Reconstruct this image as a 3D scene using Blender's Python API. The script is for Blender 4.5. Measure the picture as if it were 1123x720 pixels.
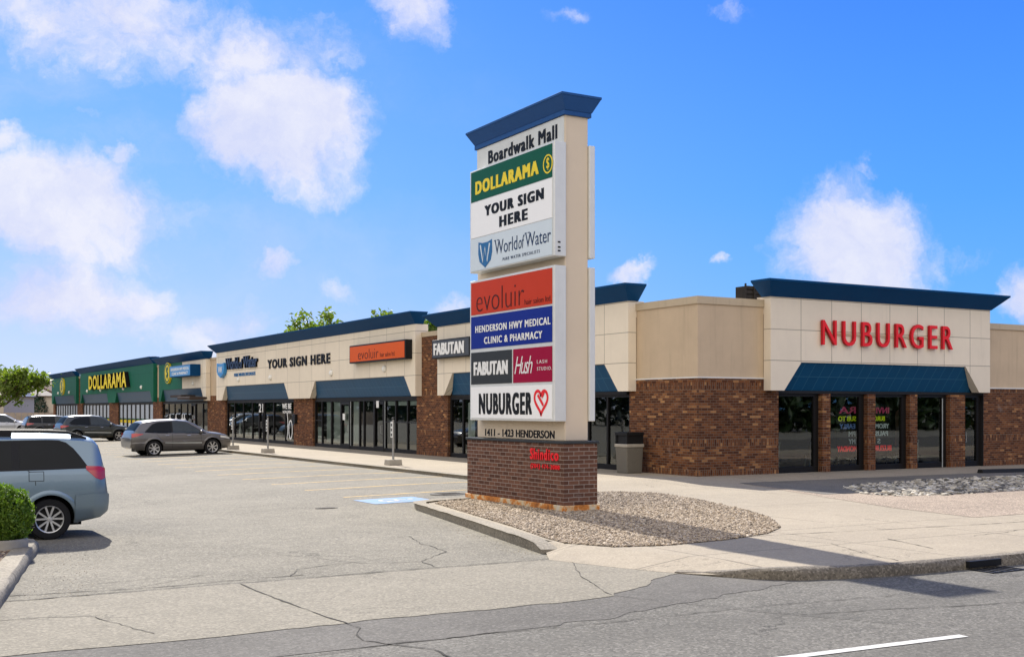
import bpy, bmesh, math, random
import numpy as np
from mathutils import Vector, Matrix

random.seed(7)
rng = np.random.default_rng(7)
R = math.radians
for o in list(bpy.data.objects):
    bpy.data.objects.remove(o)
scene = bpy.context.scene
COL = scene.collection

# ------------------------------------------------------------------ camera
cam = bpy.data.objects.new('camera', bpy.data.cameras.new('camera'))
COL.objects.link(cam)
cam.location = (0, 0, 2.15)
cam.rotation_euler = (R(90), 0, R(-30.08))
cam.data.sensor_width = 36
cam.data.lens = 40.84
cam.data.shift_y = 0.0784
cam.data.clip_end = 3000
scene.camera = cam

# ------------------------------------------------------------------ sun, sky, exposure
SUN_EL, SUN_AZ = 39.0, 7.6          # azimuth of the sun, clockwise from +Y
SUN_STRENGTH, SKY_STRENGTH, EXPOSURE = 4.6, 0.15, 0.85
VT = scene.view_settings
VT.view_transform = 'Standard'
VT.look = 'None'
VT.exposure = EXPOSURE
VT.gamma = 1
VT.use_curve_mapping = False

sl = bpy.data.lights.new('sun', 'SUN')
sl.energy = SUN_STRENGTH
sl.angle = R(0.6)
sl.color = (1, .94, .85)
sun = bpy.data.objects.new('sun', sl)
COL.objects.link(sun)
sd = Vector((math.sin(R(SUN_AZ)) * math.cos(R(SUN_EL)), math.cos(R(SUN_AZ)) * math.cos(R(SUN_EL)), math.sin(R(SUN_EL))))
sun.rotation_euler = sd.to_track_quat('Z', 'Y').to_euler()
sun.location = (0, 0, 60)


class NT:
    """small helper round a node tree"""
    def __init__(s, tree):
        s.t = tree
        s.n = tree.nodes
        s.l = tree.links

    def new(s, typ, **kw):
        n = s.n.new(typ)
        for k, v in kw.items():
            setattr(n, k, v)
        return n

    def put(s, sock, v):
        if v is None:
            return
        if hasattr(v, 'is_linked'):
            s.l.new(v, sock)
        else:
            try:
                sock.default_value = v
            except Exception:
                sock.default_value = (*v, 1)

    def math(s, op, a, b=None, c=None, clamp=False):
        n = s.new('ShaderNodeMath', operation=op, use_clamp=clamp)
        s.put(n.inputs[0], a)
        s.put(n.inputs[1], b)
        s.put(n.inputs[2], c)
        return n.outputs[0]

    def vmath(s, op, a, b=None):
        n = s.new('ShaderNodeVectorMath', operation=op)
        s.put(n.inputs[0], a)
        if b is not None:
            if op == 'SCALE':
                s.put(n.inputs[3], b)
            else:
                s.put(n.inputs[1], b)
        return n.outputs['Value'] if op in ('DOT_PRODUCT', 'LENGTH') else n.outputs[0]

    def mix(s, f, a, b, typ='MIX'):
        n = s.new('ShaderNodeMix', data_type='RGBA', blend_type=typ)
        s.put(n.inputs[0], f)
        s.put(n.inputs[6], a if hasattr(a, 'is_linked') else (*a[:3], 1))
        s.put(n.inputs[7], b if hasattr(b, 'is_linked') else (*b[:3], 1))
        return n.outputs[2]

    def noise(s, vec, scale, detail=4, rough=.55, dist=0, color=False):
        n = s.new('ShaderNodeTexNoise')
        s.put(n.inputs['Vector'], vec)
        n.inputs['Scale'].default_value = scale
        n.inputs['Detail'].default_value = detail
        n.inputs['Roughness'].default_value = rough
        n.inputs['Distortion'].default_value = dist
        return n.outputs['Color' if color else 'Fac']

    def ramp(s, f, stops, interp='LINEAR'):
        n = s.new('ShaderNodeValToRGB')
        cr = n.color_ramp
        cr.interpolation = interp
        while len(cr.elements) < len(stops):
            cr.elements.new(.5)
        for e, (p, c) in zip(cr.elements, stops):
            e.position = p
            e.color = (*c[:3], 1) if hasattr(c, '__len__') else (c, c, c, 1)
        s.put(n.inputs[0], f)
        return n.outputs[0]

    def smooth(s, v, a, b):
        n = s.new('ShaderNodeMapRange', interpolation_type='SMOOTHSTEP')
        s.put(n.inputs[0], v)
        n.inputs[1].default_value = a
        n.inputs[2].default_value = b
        return n.outputs[0]

    def sep(s, v):
        n = s.new('ShaderNodeSeparateXYZ')
        s.put(n.inputs[0], v)
        return n.outputs

    def comb(s, x, y, z):
        n = s.new('ShaderNodeCombineXYZ')
        s.put(n.inputs[0], x)
        s.put(n.inputs[1], y)
        s.put(n.inputs[2], z)
        return n.outputs[0]


def build_world():
    w = bpy.data.worlds.new('World')
    scene.world = w
    w.use_nodes = True
    t = NT(w.node_tree)
    t.n.clear()
    out = t.new('ShaderNodeOutputWorld')
    bg = t.new('ShaderNodeBackground')
    bg.inputs[1].default_value = SKY_STRENGTH
    t.l.new(bg.outputs[0], out.inputs[0])
    sky = t.new('ShaderNodeTexSky', sky_type='NISHITA')
    sky.sun_disc = False
    sky.sun_elevation = R(SUN_EL)
    sky.sun_rotation = R(SUN_AZ)
    sky.air_density = 1.0
    sky.dust_density = .6
    sky.ozone_density = 2.5
    tc = t.new('ShaderNodeTexCoord')
    d = tc.outputs['Generated']
    z = t.sep(d)[2]
    # clear sky: deep blue high up and away from the hazy left, paler near the horizon
    side = t.smooth(t.vmath('DOT_PRODUCT', d, (-.62, .78, 0)), -.05, .98)
    right = t.ramp(z, [(.0, (.17, .47, .98)), (.06, (.125, .43, .99)), (.17, (.07, .345, 1.0)), (.34, (.035, .22, .98)), (.8, (.04, .2, .75))])
    left = t.ramp(z, [(.0, (.66, .71, .95)), (.08, (.50, .62, .98)), (.18, (.26, .52, .98)), (.34, (.12, .41, .98)), (.8, (.05, .22, .75))])
    base = t.vmath('SCALE', t.mix(side, right, left), SKY_UNIT)
    base = t.mix(.05, base, t.mix(1.0, sky.outputs[0], (.8, 1.0, 1.2), 'MULTIPLY'))
    # glow added to the unseen sky behind the camera to brighten shaded fronts
    back = t.smooth(t.vmath('DOT_PRODUCT', d, (-.78, -.6, .16)), -.12, .62)
    base = t.mix(t.math('MULTIPLY', back, .9), base, tuple(c * SKY_UNIT for c in BACK_FILL))
    # clouds: each is an oval patch of the sky (azimuth, elevation) broken up by noise
    warp = t.vmath('SCALE', t.vmath('SUBTRACT', t.noise(d, 6, 7, .65, color=True), (.5, .5, .5)), .12)
    dw = t.vmath('ADD', d, warp)
    total = None
    for az, el, ra, re, amt in CLOUDS:
        a, e = R(az), R(el)
        c = Vector((math.sin(a) * math.cos(e), math.cos(a) * math.cos(e), math.sin(e)))
        rt = Vector((math.cos(a), -math.sin(a), 0))
        up = rt.cross(c)
        df = t.vmath('SUBTRACT', dw, tuple(c))
        u = t.math('DIVIDE', t.vmath('DOT_PRODUCT', df, tuple(rt)), math.sin(R(ra)))
        v = t.math('DIVIDE', t.vmath('DOT_PRODUCT', df, tuple(up)), math.sin(R(re)))
        r2 = t.math('ADD', t.math('MULTIPLY', u, u), t.math('MULTIPLY', v, v))
        front = t.math('GREATER_THAN', t.vmath('DOT_PRODUCT', d, tuple(c)), .5)
        m = t.math('MULTIPLY', t.math('MULTIPLY', t.math('MAXIMUM', t.math('SUBTRACT', 1.0, r2), 0), amt), front)
        m = t.math('MULTIPLY', m, t.math('ADD', .72, t.math('MULTIPLY', t.smooth(v, -.9, .3), .36)))
        total = m if total is None else t.math('MAXIMUM', total, m)
    n1 = t.noise(dw, 9, 10, .62)
    n2 = t.noise(t.vmath('ADD', dw, (.02, -.01, .03)), 9, 10, .62)
    nb = t.noise(d, 3.1, 3, .5)
    dens = t.math('ADD', total, t.math('MULTIPLY', t.math('SUBTRACT', n1, .5), 2.6))
    mask = t.math('MULTIPLY', t.smooth(dens, .16, .98), t.smooth(total, .0, .35))
    edge = t.math('SUBTRACT', n1, n2)
    shade = t.math('ADD', .55, t.math('MULTIPLY', edge, 3.0), clamp=True)
    ccol = t.mix(shade, CLOUD_DARK, CLOUD_LIGHT)
    veil = t.math('MULTIPLY', t.smooth(t.noise(t.vmath('MULTIPLY', dw, (1, 1, 1.8)), 4.2, 7, .6), .43, .78), t.smooth(t.vmath('DOT_PRODUCT', d, (-.62, .78, 0)), .25, .85))
    mask = t.math('MAXIMUM', t.math('MULTIPLY', mask, .86), t.math('MULTIPLY', veil, .55))
    fin = t.mix(mask, base, ccol)
    t.l.new(fin, bg.inputs[0])


# sky colours (the background multiplies them by the strength above)
SKY_UNIT = 1 / (SKY_STRENGTH * 2 ** EXPOSURE)
BACK_FILL = (1.75, 1.62, 1.45)
CLOUD_DARK = tuple(c * SKY_UNIT for c in (.66, .69, .94))
CLOUD_LIGHT = tuple(c * SKY_UNIT for c in (.93, .91, .975))


def pz(px, py, rx, ry, amt):
    """sky patch from a direction read off the photograph, as azimuth and elevation in degrees"""
    t, v = (px - 561.5) / 1274, (448 - py) / 1274
    az = 30.08 + math.degrees(math.atan(t))
    el = math.degrees(math.atan(v / math.hypot(1, t)))
    return az, el, math.degrees(rx / 1274), math.degrees(ry / 1274), amt


CLOUDS = [pz(*c) for c in [
    (150, 30, 240, 85, .72), (320, 150, 125, 95, 1.1), (300, 60, 130, 70, .75), (450, 20, 55, 65, .9), (80, 240, 135, 78, 1.0),
    (90, 345, 150, 60, .7), (245, 362, 80, 55, .9), (282, 291, 38, 24, .75), (935, 270, 100, 95, 1.05),
    (1118, 325, 45, 48, .95), (685, 308, 42, 18, .42), (790, 293, 16, 11, .5), (962, 184, 26, 16, .6),
    (18, 160, 40, 22, .6), (132, 185, 26, 22, .7), (495, 330, 44, 24, .65), (610, 15, 50, 14, .3), (800, 12, 36, 18, .32),
    (1065, 275, 45, 22, .55), (380, 320, 60, 26, .42), (105, 138, 18, 10, .5)]]
build_world()

scene.cycles.max_bounces = 8
scene.cycles.diffuse_bounces = 3
scene.cycles.glossy_bounces = 4
scene.cycles.transparent_max_bounces = 12
scene.cycles.caustics_reflective = False
scene.cycles.caustics_refractive = False


# ------------------------------------------------------------------ materials
def lin(r, g, b):
    f = lambda c: (c / 255 / 12.92) if c <= 10 else ((c / 255 + .055) / 1.055) ** 2.4
    return (f(r), f(g), f(b))


def new_mat(name):
    m = bpy.data.materials.new(name)
    m.use_nodes = True
    t = NT(m.node_tree)
    b = m.node_tree.nodes['Principled BSDF']
    return m, t, b


def obj_coord(t):
    return t.new('ShaderNodeTexCoord').outputs['Object']


def geo_pos(t):
    return t.new('ShaderNodeNewGeometry').outputs['Position']


def bump(t, b, h, strength, dist=.01):
    n = t.new('ShaderNodeBump')
    n.inputs['Strength'].default_value = strength
    n.inputs['Distance'].default_value = dist
    t.put(n.inputs['Height'], h)
    t.l.new(n.outputs[0], b.inputs['Normal'])


def plain(name, col, rough=.6, metal=0, var=.12, scale=4, bmp=0, bscale=60, coat=0, streak=0, spec=None):
    m, t, b = new_mat(name)
    co = obj_coord(t)
    n = t.noise(co, scale, 5, .6)
    c = t.mix(n, [max(0, x * (1 - var)) for x in col], [min(1, x * (1 + var)) for x in col])
    if streak:
        sx, sy, sz = t.sep(co)
        sv = t.comb(t.math('MULTIPLY', sx, 5), t.math('MULTIPLY', sy, 5), t.math('MULTIPLY', sz, .35))
        s = t.smooth(t.noise(sv, 1.0, 5, .65), .5, .78)
        c = t.mix(t.math('MULTIPLY', s, streak), c, [x * .45 for x in col])
    t.l.new(c, b.inputs['Base Color'])
    b.inputs['Roughness'].default_value = rough
    b.inputs['Metallic'].default_value = metal
    if not metal and not coat:
        b.inputs['Specular IOR Level'].default_value = .16 if spec is None else spec
    if spec is not None:
        b.inputs['Specular IOR Level'].default_value = spec
    if coat:
        b.inputs['Coat Weight'].default_value = coat
        b.inputs['Coat Roughness'].default_value = .04
    if bmp:
        bump(t, b, t.noise(co, bscale, 3, .6), bmp, .01)
    return m


def brick_mat(name, stops, mortar, bw=.215, bh=.075, bands=()):
    m, t, b = new_mat(name)
    p = geo_pos(t)
    x, y, z = t.sep(p)
    u = t.math('ADD', x, y)

    def tex(uu, vv, w, h):
        n = t.new('ShaderNodeTexBrick')
        n.inputs['Color1'].default_value = (0, 0, 0, 1)
        n.inputs['Color2'].default_value = (1, 1, 1, 1)
        n.inputs['Mortar'].default_value = (.5, .5, .5, 1)
        n.inputs['Scale'].default_value = 1
        n.inputs['Mortar Size'].default_value = .006
        n.inputs['Mortar Smooth'].default_value = .2
        n.inputs['Brick Width'].default_value = w
        n.inputs['Row Height'].default_value = h
        t.put(n.inputs['Vector'], t.comb(uu, vv, 0))
        return n.outputs['Color'], n.outputs['Fac']
    c1, f1 = tex(u, z, bw, bh)
    if bands:
        c2, f2 = tex(z, u, .21, .075)
        sel = None
        for lo, hi in bands:
            s = t.math('MULTIPLY', t.math('GREATER_THAN', z, lo), t.math('LESS_THAN', z, hi))
            sel = s if sel is None else t.math('MAXIMUM', sel, s)
        c1 = t.mix(sel, c1, c2)
        f1 = t.math('ADD', t.math('MULTIPLY', f1, t.math('SUBTRACT', 1, sel)), t.math('MULTIPLY', f2, sel))
    big = t.noise(p, 1.4, 4, .6)
    f = t.math('ADD', t.math('MULTIPLY', c1, .82), t.math('MULTIPLY', big, .2))
    col = t.ramp(f, stops)
    col = t.mix(t.math('MULTIPLY', t.noise(p, 30, 3, .7), .5), col, [c * .55 for c in stops[1][1]])
    col = t.mix(f1, col, mortar)
    eff = t.smooth(t.noise(p, .9, 5, .7, .4), .62, .74)
    col = t.mix(t.math('MULTIPLY', eff, .16), col, (.55, .5, .45))
    t.l.new(col, b.inputs['Base Color'])
    b.inputs['Roughness'].default_value = .82
    b.inputs['Specular IOR Level'].default_value = .1
    bump(t, b, t.math('ADD', t.math('MULTIPLY', f1, -1.0), t.math('MULTIPLY', t.noise(p, 60, 3), .4)), .6, .008)
    return m


def panel_mat(name, col, du, dv, u0=0, v0=0, jw=.022, jcol=None, rough=.7, streak=.25, bmp=.12):
    """painted panel wall with scored joints in both directions"""
    m, t, b = new_mat(name)
    p = geo_pos(t)
    x, y, z = t.sep(p)
    u = t.math('ADD', x, y)
    fu = t.math('ABSOLUTE', t.math('SUBTRACT', t.math('FRACT', t.math('DIVIDE', t.math('SUBTRACT', u, u0), du)), .5))
    fv = t.math('ABSOLUTE', t.math('SUBTRACT', t.math('FRACT', t.math('DIVIDE', t.math('SUBTRACT', z, v0), dv)), .5))
    ju = t.math('GREATER_THAN', fu, .5 - jw / du / 2)
    jv = t.math('GREATER_THAN', fv, .5 - jw / dv / 2)
    j = t.math('MAXIMUM', ju, jv)
    cellu = t.math('FLOOR', t.math('DIVIDE', t.math('SUBTRACT', u, u0), du))
    cellv = t.math('FLOOR', t.math('DIVIDE', t.math('SUBTRACT', z, v0), dv))
    wn = t.new('ShaderNodeTexWhiteNoise', noise_dimensions='2D')
    t.put(wn.inputs['Vector'], t.comb(cellu, cellv, 0))
    n = t.math('ADD', t.math('MULTIPLY', t.noise(p, 1.6, 6, .65), .7), t.math('MULTIPLY', wn.outputs[0], .3))
    c = t.mix(n, [k * .86 for k in col], [min(1, k * 1.1) for k in col])
    sv = t.comb(t.math('MULTIPLY', u, 4), 0, t.math('MULTIPLY', z, .3))
    st = t.smooth(t.noise(sv, 1.0, 6, .7), .52, .8)
    c = t.mix(t.math('MULTIPLY', st, streak), c, [k * .5 for k in col])
    c = t.mix(j, c, jcol or [k * .42 for k in col])
    t.l.new(c, b.inputs['Base Color'])
    b.inputs['Roughness'].default_value = rough
    b.inputs['Specular IOR Level'].default_value = .15
    if bmp:
        bump(t, b, t.math('SUBTRACT', t.math('MULTIPLY', t.noise(p, 45, 4, .7), .6), t.math('MULTIPLY', j, 1.5)), bmp, .01)
    return m


def ground_mat(name, col, var=.2, speck=.5, crack=0, crack_scale=.35, joints=None, rough=.9, spot=None, blotch=.35, tracks=False, aggregate=True):
    m, t, b = new_mat(name)
    p = geo_pos(t)
    x, y, z = t.sep(p)
    n = t.noise(p, .35, 7, .62, .3)
    n2 = t.noise(p, 2.3, 6, .65)
    f = t.math('ADD', t.math('MULTIPLY', n, .6), t.math('MULTIPLY', n2, .4))
    c = t.mix(t.smooth(f, .3, .7), [k * (1 - var) for k in col], [k * (1 + var) for k in col])
    # worn, oily and sandy patches
    bl = t.smooth(t.noise(p, .22, 6, .7, .8), .53, .7)
    c = t.mix(t.math('MULTIPLY', bl, blotch), c, [k * .55 for k in col])
    if aggregate:
        v = t.new('ShaderNodeTexVoronoi', feature='F1')
        t.put(v.inputs['Vector'], p)
        v.inputs['Scale'].default_value = 42
        vc = t.sep(v.outputs['Color'])[0]
        c = t.mix(t.math('MULTIPLY', t.smooth(vc, .62, 1.0), speck), c, [min(.8, k * 2.0) for k in col])
        c = t.mix(t.math('MULTIPLY', t.smooth(vc, .38, .0), speck), c, [k * .42 for k in col])
        fine = t.noise(p, 160, 2, .6)
        c = t.mix(t.math('MULTIPLY', t.smooth(fine, .5, .8), speck), c, [k * .5 for k in col])
    if tracks:
        ty = t.math('ABSOLUTE', t.math('SUBTRACT', t.math('FRACT', t.math('DIVIDE', t.math('ADD', y, t.math('MULTIPLY', n, .5)), 1.85)), .5))
        tr = t.math('MULTIPLY', t.smooth(ty, .2, .45), .28)
        c = t.mix(tr, c, [k * .62 for k in col])
    if crack:
        w = t.vmath('ADD', p, t.vmath('SCALE', t.vmath('SUBTRACT', t.noise(p, 1.1, 6, .7, color=True), (.5, .5, .5)), 1.5))
        ve = t.new('ShaderNodeTexVoronoi', feature='DISTANCE_TO_EDGE')
        t.put(ve.inputs['Vector'], w)
        ve.inputs['Scale'].default_value = crack_scale
        ln = t.smooth(ve.outputs['Distance'], .0075 * crack_scale / .35, .002)
        ln = t.math('MULTIPLY', ln, t.smooth(t.noise(p, .45, 3), .48, .62))
        c = t.mix(t.math('MULTIPLY', ln, crack), c, [k * .22 for k in col])
    st = t.math('MULTIPLY', t.smooth(t.noise(p, 1.15, 4, .6, .6), .63, .74), t.smooth(t.noise(p, .16, 2), .45, .6))
    c = t.mix(t.math('MULTIPLY', st, blotch), c, [k * .45 for k in col])
    hgt = t.noise(p, 70, 4, .7)
    if joints:
        jx, jy, ox, oy = joints
        msk = None
        for cc, dd, oo in ((x, jx, ox), (y, jy, oy)):
            if not dd:
                continue
            wob = t.math('MULTIPLY', t.noise(p, 3, 3), .03)
            k = t.math('ABSOLUTE', t.math('SUBTRACT', t.math('FRACT', t.math('DIVIDE', t.math('ADD', t.math('SUBTRACT', cc, oo), wob), dd)), .5))
            k = t.math('GREATER_THAN', k, .5 - .014 / dd)
            msk = k if msk is None else t.math('MAXIMUM', msk, k)
        c = t.mix(t.math('MULTIPLY', msk, .72), c, [k * .3 for k in col])
        hgt = t.math('SUBTRACT', hgt, msk)
    if spot:
        sp = t.smooth(t.noise(p, 5.5, 2, .5), .7, .74)
        c = t.mix(t.math('MULTIPLY', sp, spot), c, [k * .3 for k in col])
    t.l.new(c, b.inputs['Base Color'])
    b.inputs['Roughness'].default_value = rough
    b.inputs['Specular IOR Level'].default_value = .25
    bump(t, b, hgt, .5, .012)
    return m


def paint_mark(name, col, wear=.5):
    m, t, b = new_mat(name)
    p = geo_pos(t)
    w = t.math('MULTIPLY', t.smooth(t.noise(p, 9, 6, .75), .45, .62), wear)
    c = t.mix(t.noise(p, 1.5, 4), col, [k * .8 for k in col])
    w2 = t.math('MULTIPLY', t.smooth(t.noise(p, .8, 4, .7), .5, .7), wear)
    c = t.mix(t.math('MAXIMUM', w, w2), c, M_ASPH)
    t.l.new(c, b.inputs['Base Color'])
    b.inputs['Roughness'].default_value = .8
    return m


def glass_mat(name, tint, ior=1.75, mixin=.55, wavy=.004):
    m, t, b = new_mat(name)
    t.n.remove(b)
    out = t.n['Material Output']
    tr = t.new('ShaderNodeBsdfTransparent')
    tr.inputs[0].default_value = (*tint, 1)
    gl = t.new('ShaderNodeBsdfGlossy')
    gl.inputs['Roughness'].default_value = .015
    gl.inputs['Color'].default_value = (.92, .97, .97, 1)
    fr = t.new('ShaderNodeFresnel')
    fr.inputs[0].default_value = ior
    bp = t.new('ShaderNodeBump')
    bp.inputs['Strength'].default_value = .05
    bp.inputs['Distance'].default_value = .02
    t.put(bp.inputs['Height'], t.noise(geo_pos(t), 1.3, 1))
    t.l.new(bp.outputs[0], gl.inputs['Normal'])
    mx = t.new('ShaderNodeMixShader')
    t.l.new(fr.outputs[0], mx.inputs[0])
    t.l.new(tr.outputs[0], mx.inputs[1])
    t.l.new(gl.outputs[0], mx.inputs[2])
    t.l.new(mx.outputs[0], out.inputs[0])
    return m


def leaf_mat(name, a, bcol, trans=.35):
    m, t, b = new_mat(name)
    g = t.new('ShaderNodeNewGeometry')
    r = g.outputs['Random Per Island']
    c = t.mix(r, a, bcol)
    c = t.mix(t.math('MULTIPLY', t.noise(g.outputs['Position'], 1.5, 3), .5), c, a)
    t.l.new(c, b.inputs['Base Color'])
    b.inputs['Roughness'].default_value = .5
    out = t.n['Material Output']
    tl = t.new('ShaderNodeBsdfTranslucent')
    t.l.new(t.mix(1.0, c, (1.3, 1.5, .6), 'MULTIPLY'), tl.inputs[0])
    mx = t.new('ShaderNodeMixShader')
    mx.inputs[0].default_value = trans
    t.l.new(b.outputs[0], mx.inputs[1])
    t.l.new(tl.outputs[0], mx.inputs[2])
    t.l.new(mx.outputs[0], out.inputs[0])
    return m


def stone_mat(name, stops, rough=.85):
    m, t, b = new_mat(name)
    g = t.new('ShaderNodeNewGeometry')
    c = t.ramp(g.outputs['Random Per Island'], stops)
    c = t.mix(t.math('MULTIPLY', t.noise(g.outputs['Position'], 40, 3, .6), .4), c, [k * .6 for k in stops[0][1]])
    t.l.new(c, b.inputs['Base Color'])
    b.inputs['Roughness'].default_value = rough
    return m


M_ASPH = (.205, .195, .178)
M = {}
M['lot'] = ground_mat('lot_asphalt', (.170, .156, .124), var=.24, speck=.55, crack=.8, crack_scale=.2, spot=.4, blotch=.42)
M['road'] = ground_mat('road_asphalt', (.122, .115, .1), var=.18, speck=.6, crack=.7, crack_scale=.2, blotch=.35, tracks=True)
M['patch'] = ground_mat('patch_asphalt', (.108, .101, .09), var=.2, speck=.4, blotch=.3)
M['apron'] = ground_mat('apron_concrete', (.203, .184, .144), var=.12, speck=.35, crack=.5, crack_scale=.22, spot=.5, blotch=.22)
M['walk'] = ground_mat('sidewalk_concrete', (.305, .262, .198), var=.1, speck=.18, crack=.5, crack_scale=.25, joints=(3.0, 1.9, 1.3, 1.2), spot=.3, blotch=.2)
M['plaza'] = ground_mat('plaza_concrete', (.305, .262, .198), var=.1, speck=.18, crack=.45, crack_scale=.2, joints=(4.2, 4.6, 2.6, 0), spot=.25, blotch=.2)
M['fines'] = ground_mat('crushed_stone', (.28, .225, .172), var=.16, speck=.75, blotch=.3)
M['pad'] = ground_mat('pad_asphalt_shade', (.135, .125, .108), var=.25, speck=.4, blotch=.45, spot=.4)  # asphalt colour darkened to deepen the shade before the restaurant
M['gravel'] = ground_mat('gravel_bed', (.29, .23, .17), var=.2, speck=1.0, blotch=.2)
M['ground'] = ground_mat('far_ground', (.2, .19, .16), var=.2, speck=.2)
M['grass'] = ground_mat('far_grass', (.07, .12, .03), var=.3, speck=.3)
M['kerb'] = ground_mat('kerb_concrete', (.25, .222, .175), var=.2, speck=.4, blotch=.5, spot=.6)
M['kerb_dark'] = ground_mat('kerb_dirt_shade', (.16, .14, .112), var=.35, speck=.6, blotch=.6, spot=.7)  # stained concrete, its colour also darkened for the shaded street face
M['crack'] = plain('crack_fill', (.045, .042, .037), .9)
M['yellow'] = paint_mark('yellow_paint', (.60, .38, .08), .65)
M['white_paint'] = paint_mark('white_paint', (.58, .57, .54), .35)
M['blue_paint'] = paint_mark('blue_paint', (.09, .23, .46), .55)
M['brick'] = brick_mat('wall_brick', [(.0, (.06, .023, .014)), (.25, (.105, .04, .02)), (.6, (.18, .069, .03)), (.84, (.26, .105, .042)), (.94, (.52, .27, .11))],
                       (.17, .135, .105), bands=((2.72, 2.93), (1.06, 1.27), (.15, .37)))
M['sign_brick'] = brick_mat('sign_brick', [(.0, (.075, .037, .027)), (.4, (.132, .064, .045)), (.75, (.17, .083, .056)), (1.0, (.215, .108, .07))],
                            (.33, .28, .24), bw=.24, bh=.082)
CREAM = (.80, .71, .575)
M['cream'] = panel_mat('cream_panel', CREAM, 1.9, .945, 21.2 + 45.9 + .0, 3.58)
M['cream_b'] = panel_mat('cream_panel_square', CREAM, 1.28, .935, 26.1 + 25.25, 3.6)
M['green'] = panel_mat('green_panel', (.008, .115, .065), 1.9, 4.0, 21.2, 1.0, jcol=(.004, .07, .04), rough=.55, streak=.12, bmp=.05)
M['stucco'] = plain('tan_stucco', (.55, .43, .30), .85, var=.16, scale=1.0, bmp=.5, bscale=45, streak=.28)
M['cap'] = plain('tan_metal_cap', (.50, .41, .29), .6, var=.06, streak=.25)
M['flash'] = plain('white_flashing', (.7, .68, .64), .5)
M['navy'] = plain('navy_metal', (.003, .05, .15), .55, var=.12, scale=1.2, streak=.1, spec=.08)
M['awning'] = panel_mat('blue_awning', (.003, .062, .15), .42, .435, 0, 2.7, jw=.02, jcol=(.025, .11, .20), rough=.4, streak=.12, bmp=.05)
M['awning_grey'] = panel_mat('grey_blue_awning', (.04, .09, .16), .6, .3, 0, 2.7, jw=.02, jcol=(.06, .09, .13), rough=.45, streak=.12, bmp=.05)
M['frame'] = plain('dark_bronze_frame', (.012, .011, .011), .4)
M['frame_light'] = plain('pale_aluminium', (.5, .52, .5), .4, metal=.3)
M['lintel'] = plain('dark_soffit', (.02, .02, .022), .7)
M['glass'] = glass_mat('storefront_glass', (.78, .86, .84), 1.9)
M['inside'] = plain('dark_interior', (.045, .045, .044), .8, var=.4, scale=.7)
M['inside_floor'] = plain('interior_floor', (.16, .15, .13), .5)
M['roof'] = plain('gravel_roof', (.2, .19, .17), .95)
M['blind'] = plain('pale_curtain', (.85, .9, .87), .8, var=.1, scale=2)
M['vinyl'] = plain('white_vinyl', (.78, .78, .76), .5)
M['film'] = plain('grey_film', (.40, .44, .50), .5, var=.1)
M['yellow_film'] = plain('yellow_film', (.75, .55, .02), .5)
M['black'] = plain('black_metal', (.012, .012, .013), .45)
M['white'] = plain('white_enamel', (.78, .78, .76), .35, var=.03)
M['sign_grey'] = plain('pale_sign_face', (.64, .72, .78), .35, var=.04)
M['sign_white'] = plain('white_sign_face', (.9, .9, .9), .3, var=.02)
M['sign_green'] = plain('green_sign_face', (.012, .10, .058), .3, var=.05, spec=.06)
M['sign_red'] = plain('red_sign_face', (.56, .05, .018), .3, var=.05, spec=.06)
M['sign_blue'] = plain('blue_sign_face', (.012, .03, .26), .3, var=.05, spec=.06)
M['sign_dark'] = plain('dark_grey_sign_face', (.045, .05, .055), .3, var=.05, spec=.06)
M['sign_mag'] = plain('crimson_sign_face', (.33, .008, .045), .3, var=.05, spec=.06)
M['orange'] = plain('orange_sign_face', (.68, .105, .012), .3, var=.05, spec=.06)
M['sky_sign'] = plain('light_blue_sign_face', (.05, .27, .62), .3, var=.05)
M['ink'] = plain('black_lettering', (.008, .008, .009), .5)
M['ink_brown'] = plain('dark_brown_lettering', (.04, .012, .01), .5)
M['yellow_ink'] = plain('yellow_lettering', (.85, .66, .03), .4)
M['white_ink'] = plain('white_lettering', (.82, .82, .8), .4)
M['red_ink'] = plain('red_lettering', (.82, .026, .034), .4)
M['navy_ink'] = plain('navy_lettering', (.015, .04, .11), .4)
M['blue_ink'] = plain('blue_emblem', (.03, .15, .36), .4)
M['header'] = plain('pale_grey_header', (.62, .64, .63), .5, var=.05, streak=.15)
M['cabinet'] = plain('cabinet_aluminium', (.68, .69, .67), .45, metal=.15, var=.08, streak=.15)
M['column'] = plain('beige_stucco_column', (.66, .555, .43), .8, var=.08, scale=1.5, bmp=.2, streak=.15)
M['lamp'] = plain('white_globe', (.8, .79, .74), .3)


def rust_mat():
    m, t, b = new_mat('rusty_flange')
    p = geo_pos(t)
    n = t.noise(p, 3.5, 6, .7)
    c = t.ramp(n, [(.34, (.6, .55, .45)), (.45, (.62, .48, .28)), (.52, (.60, .22, .04)), (.68, (.22, .08, .02))])
    t.l.new(c, b.inputs['Base Color'])
    b.inputs['Roughness'].default_value = .85
    bump(t, b, n, .4)
    return m


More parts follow.
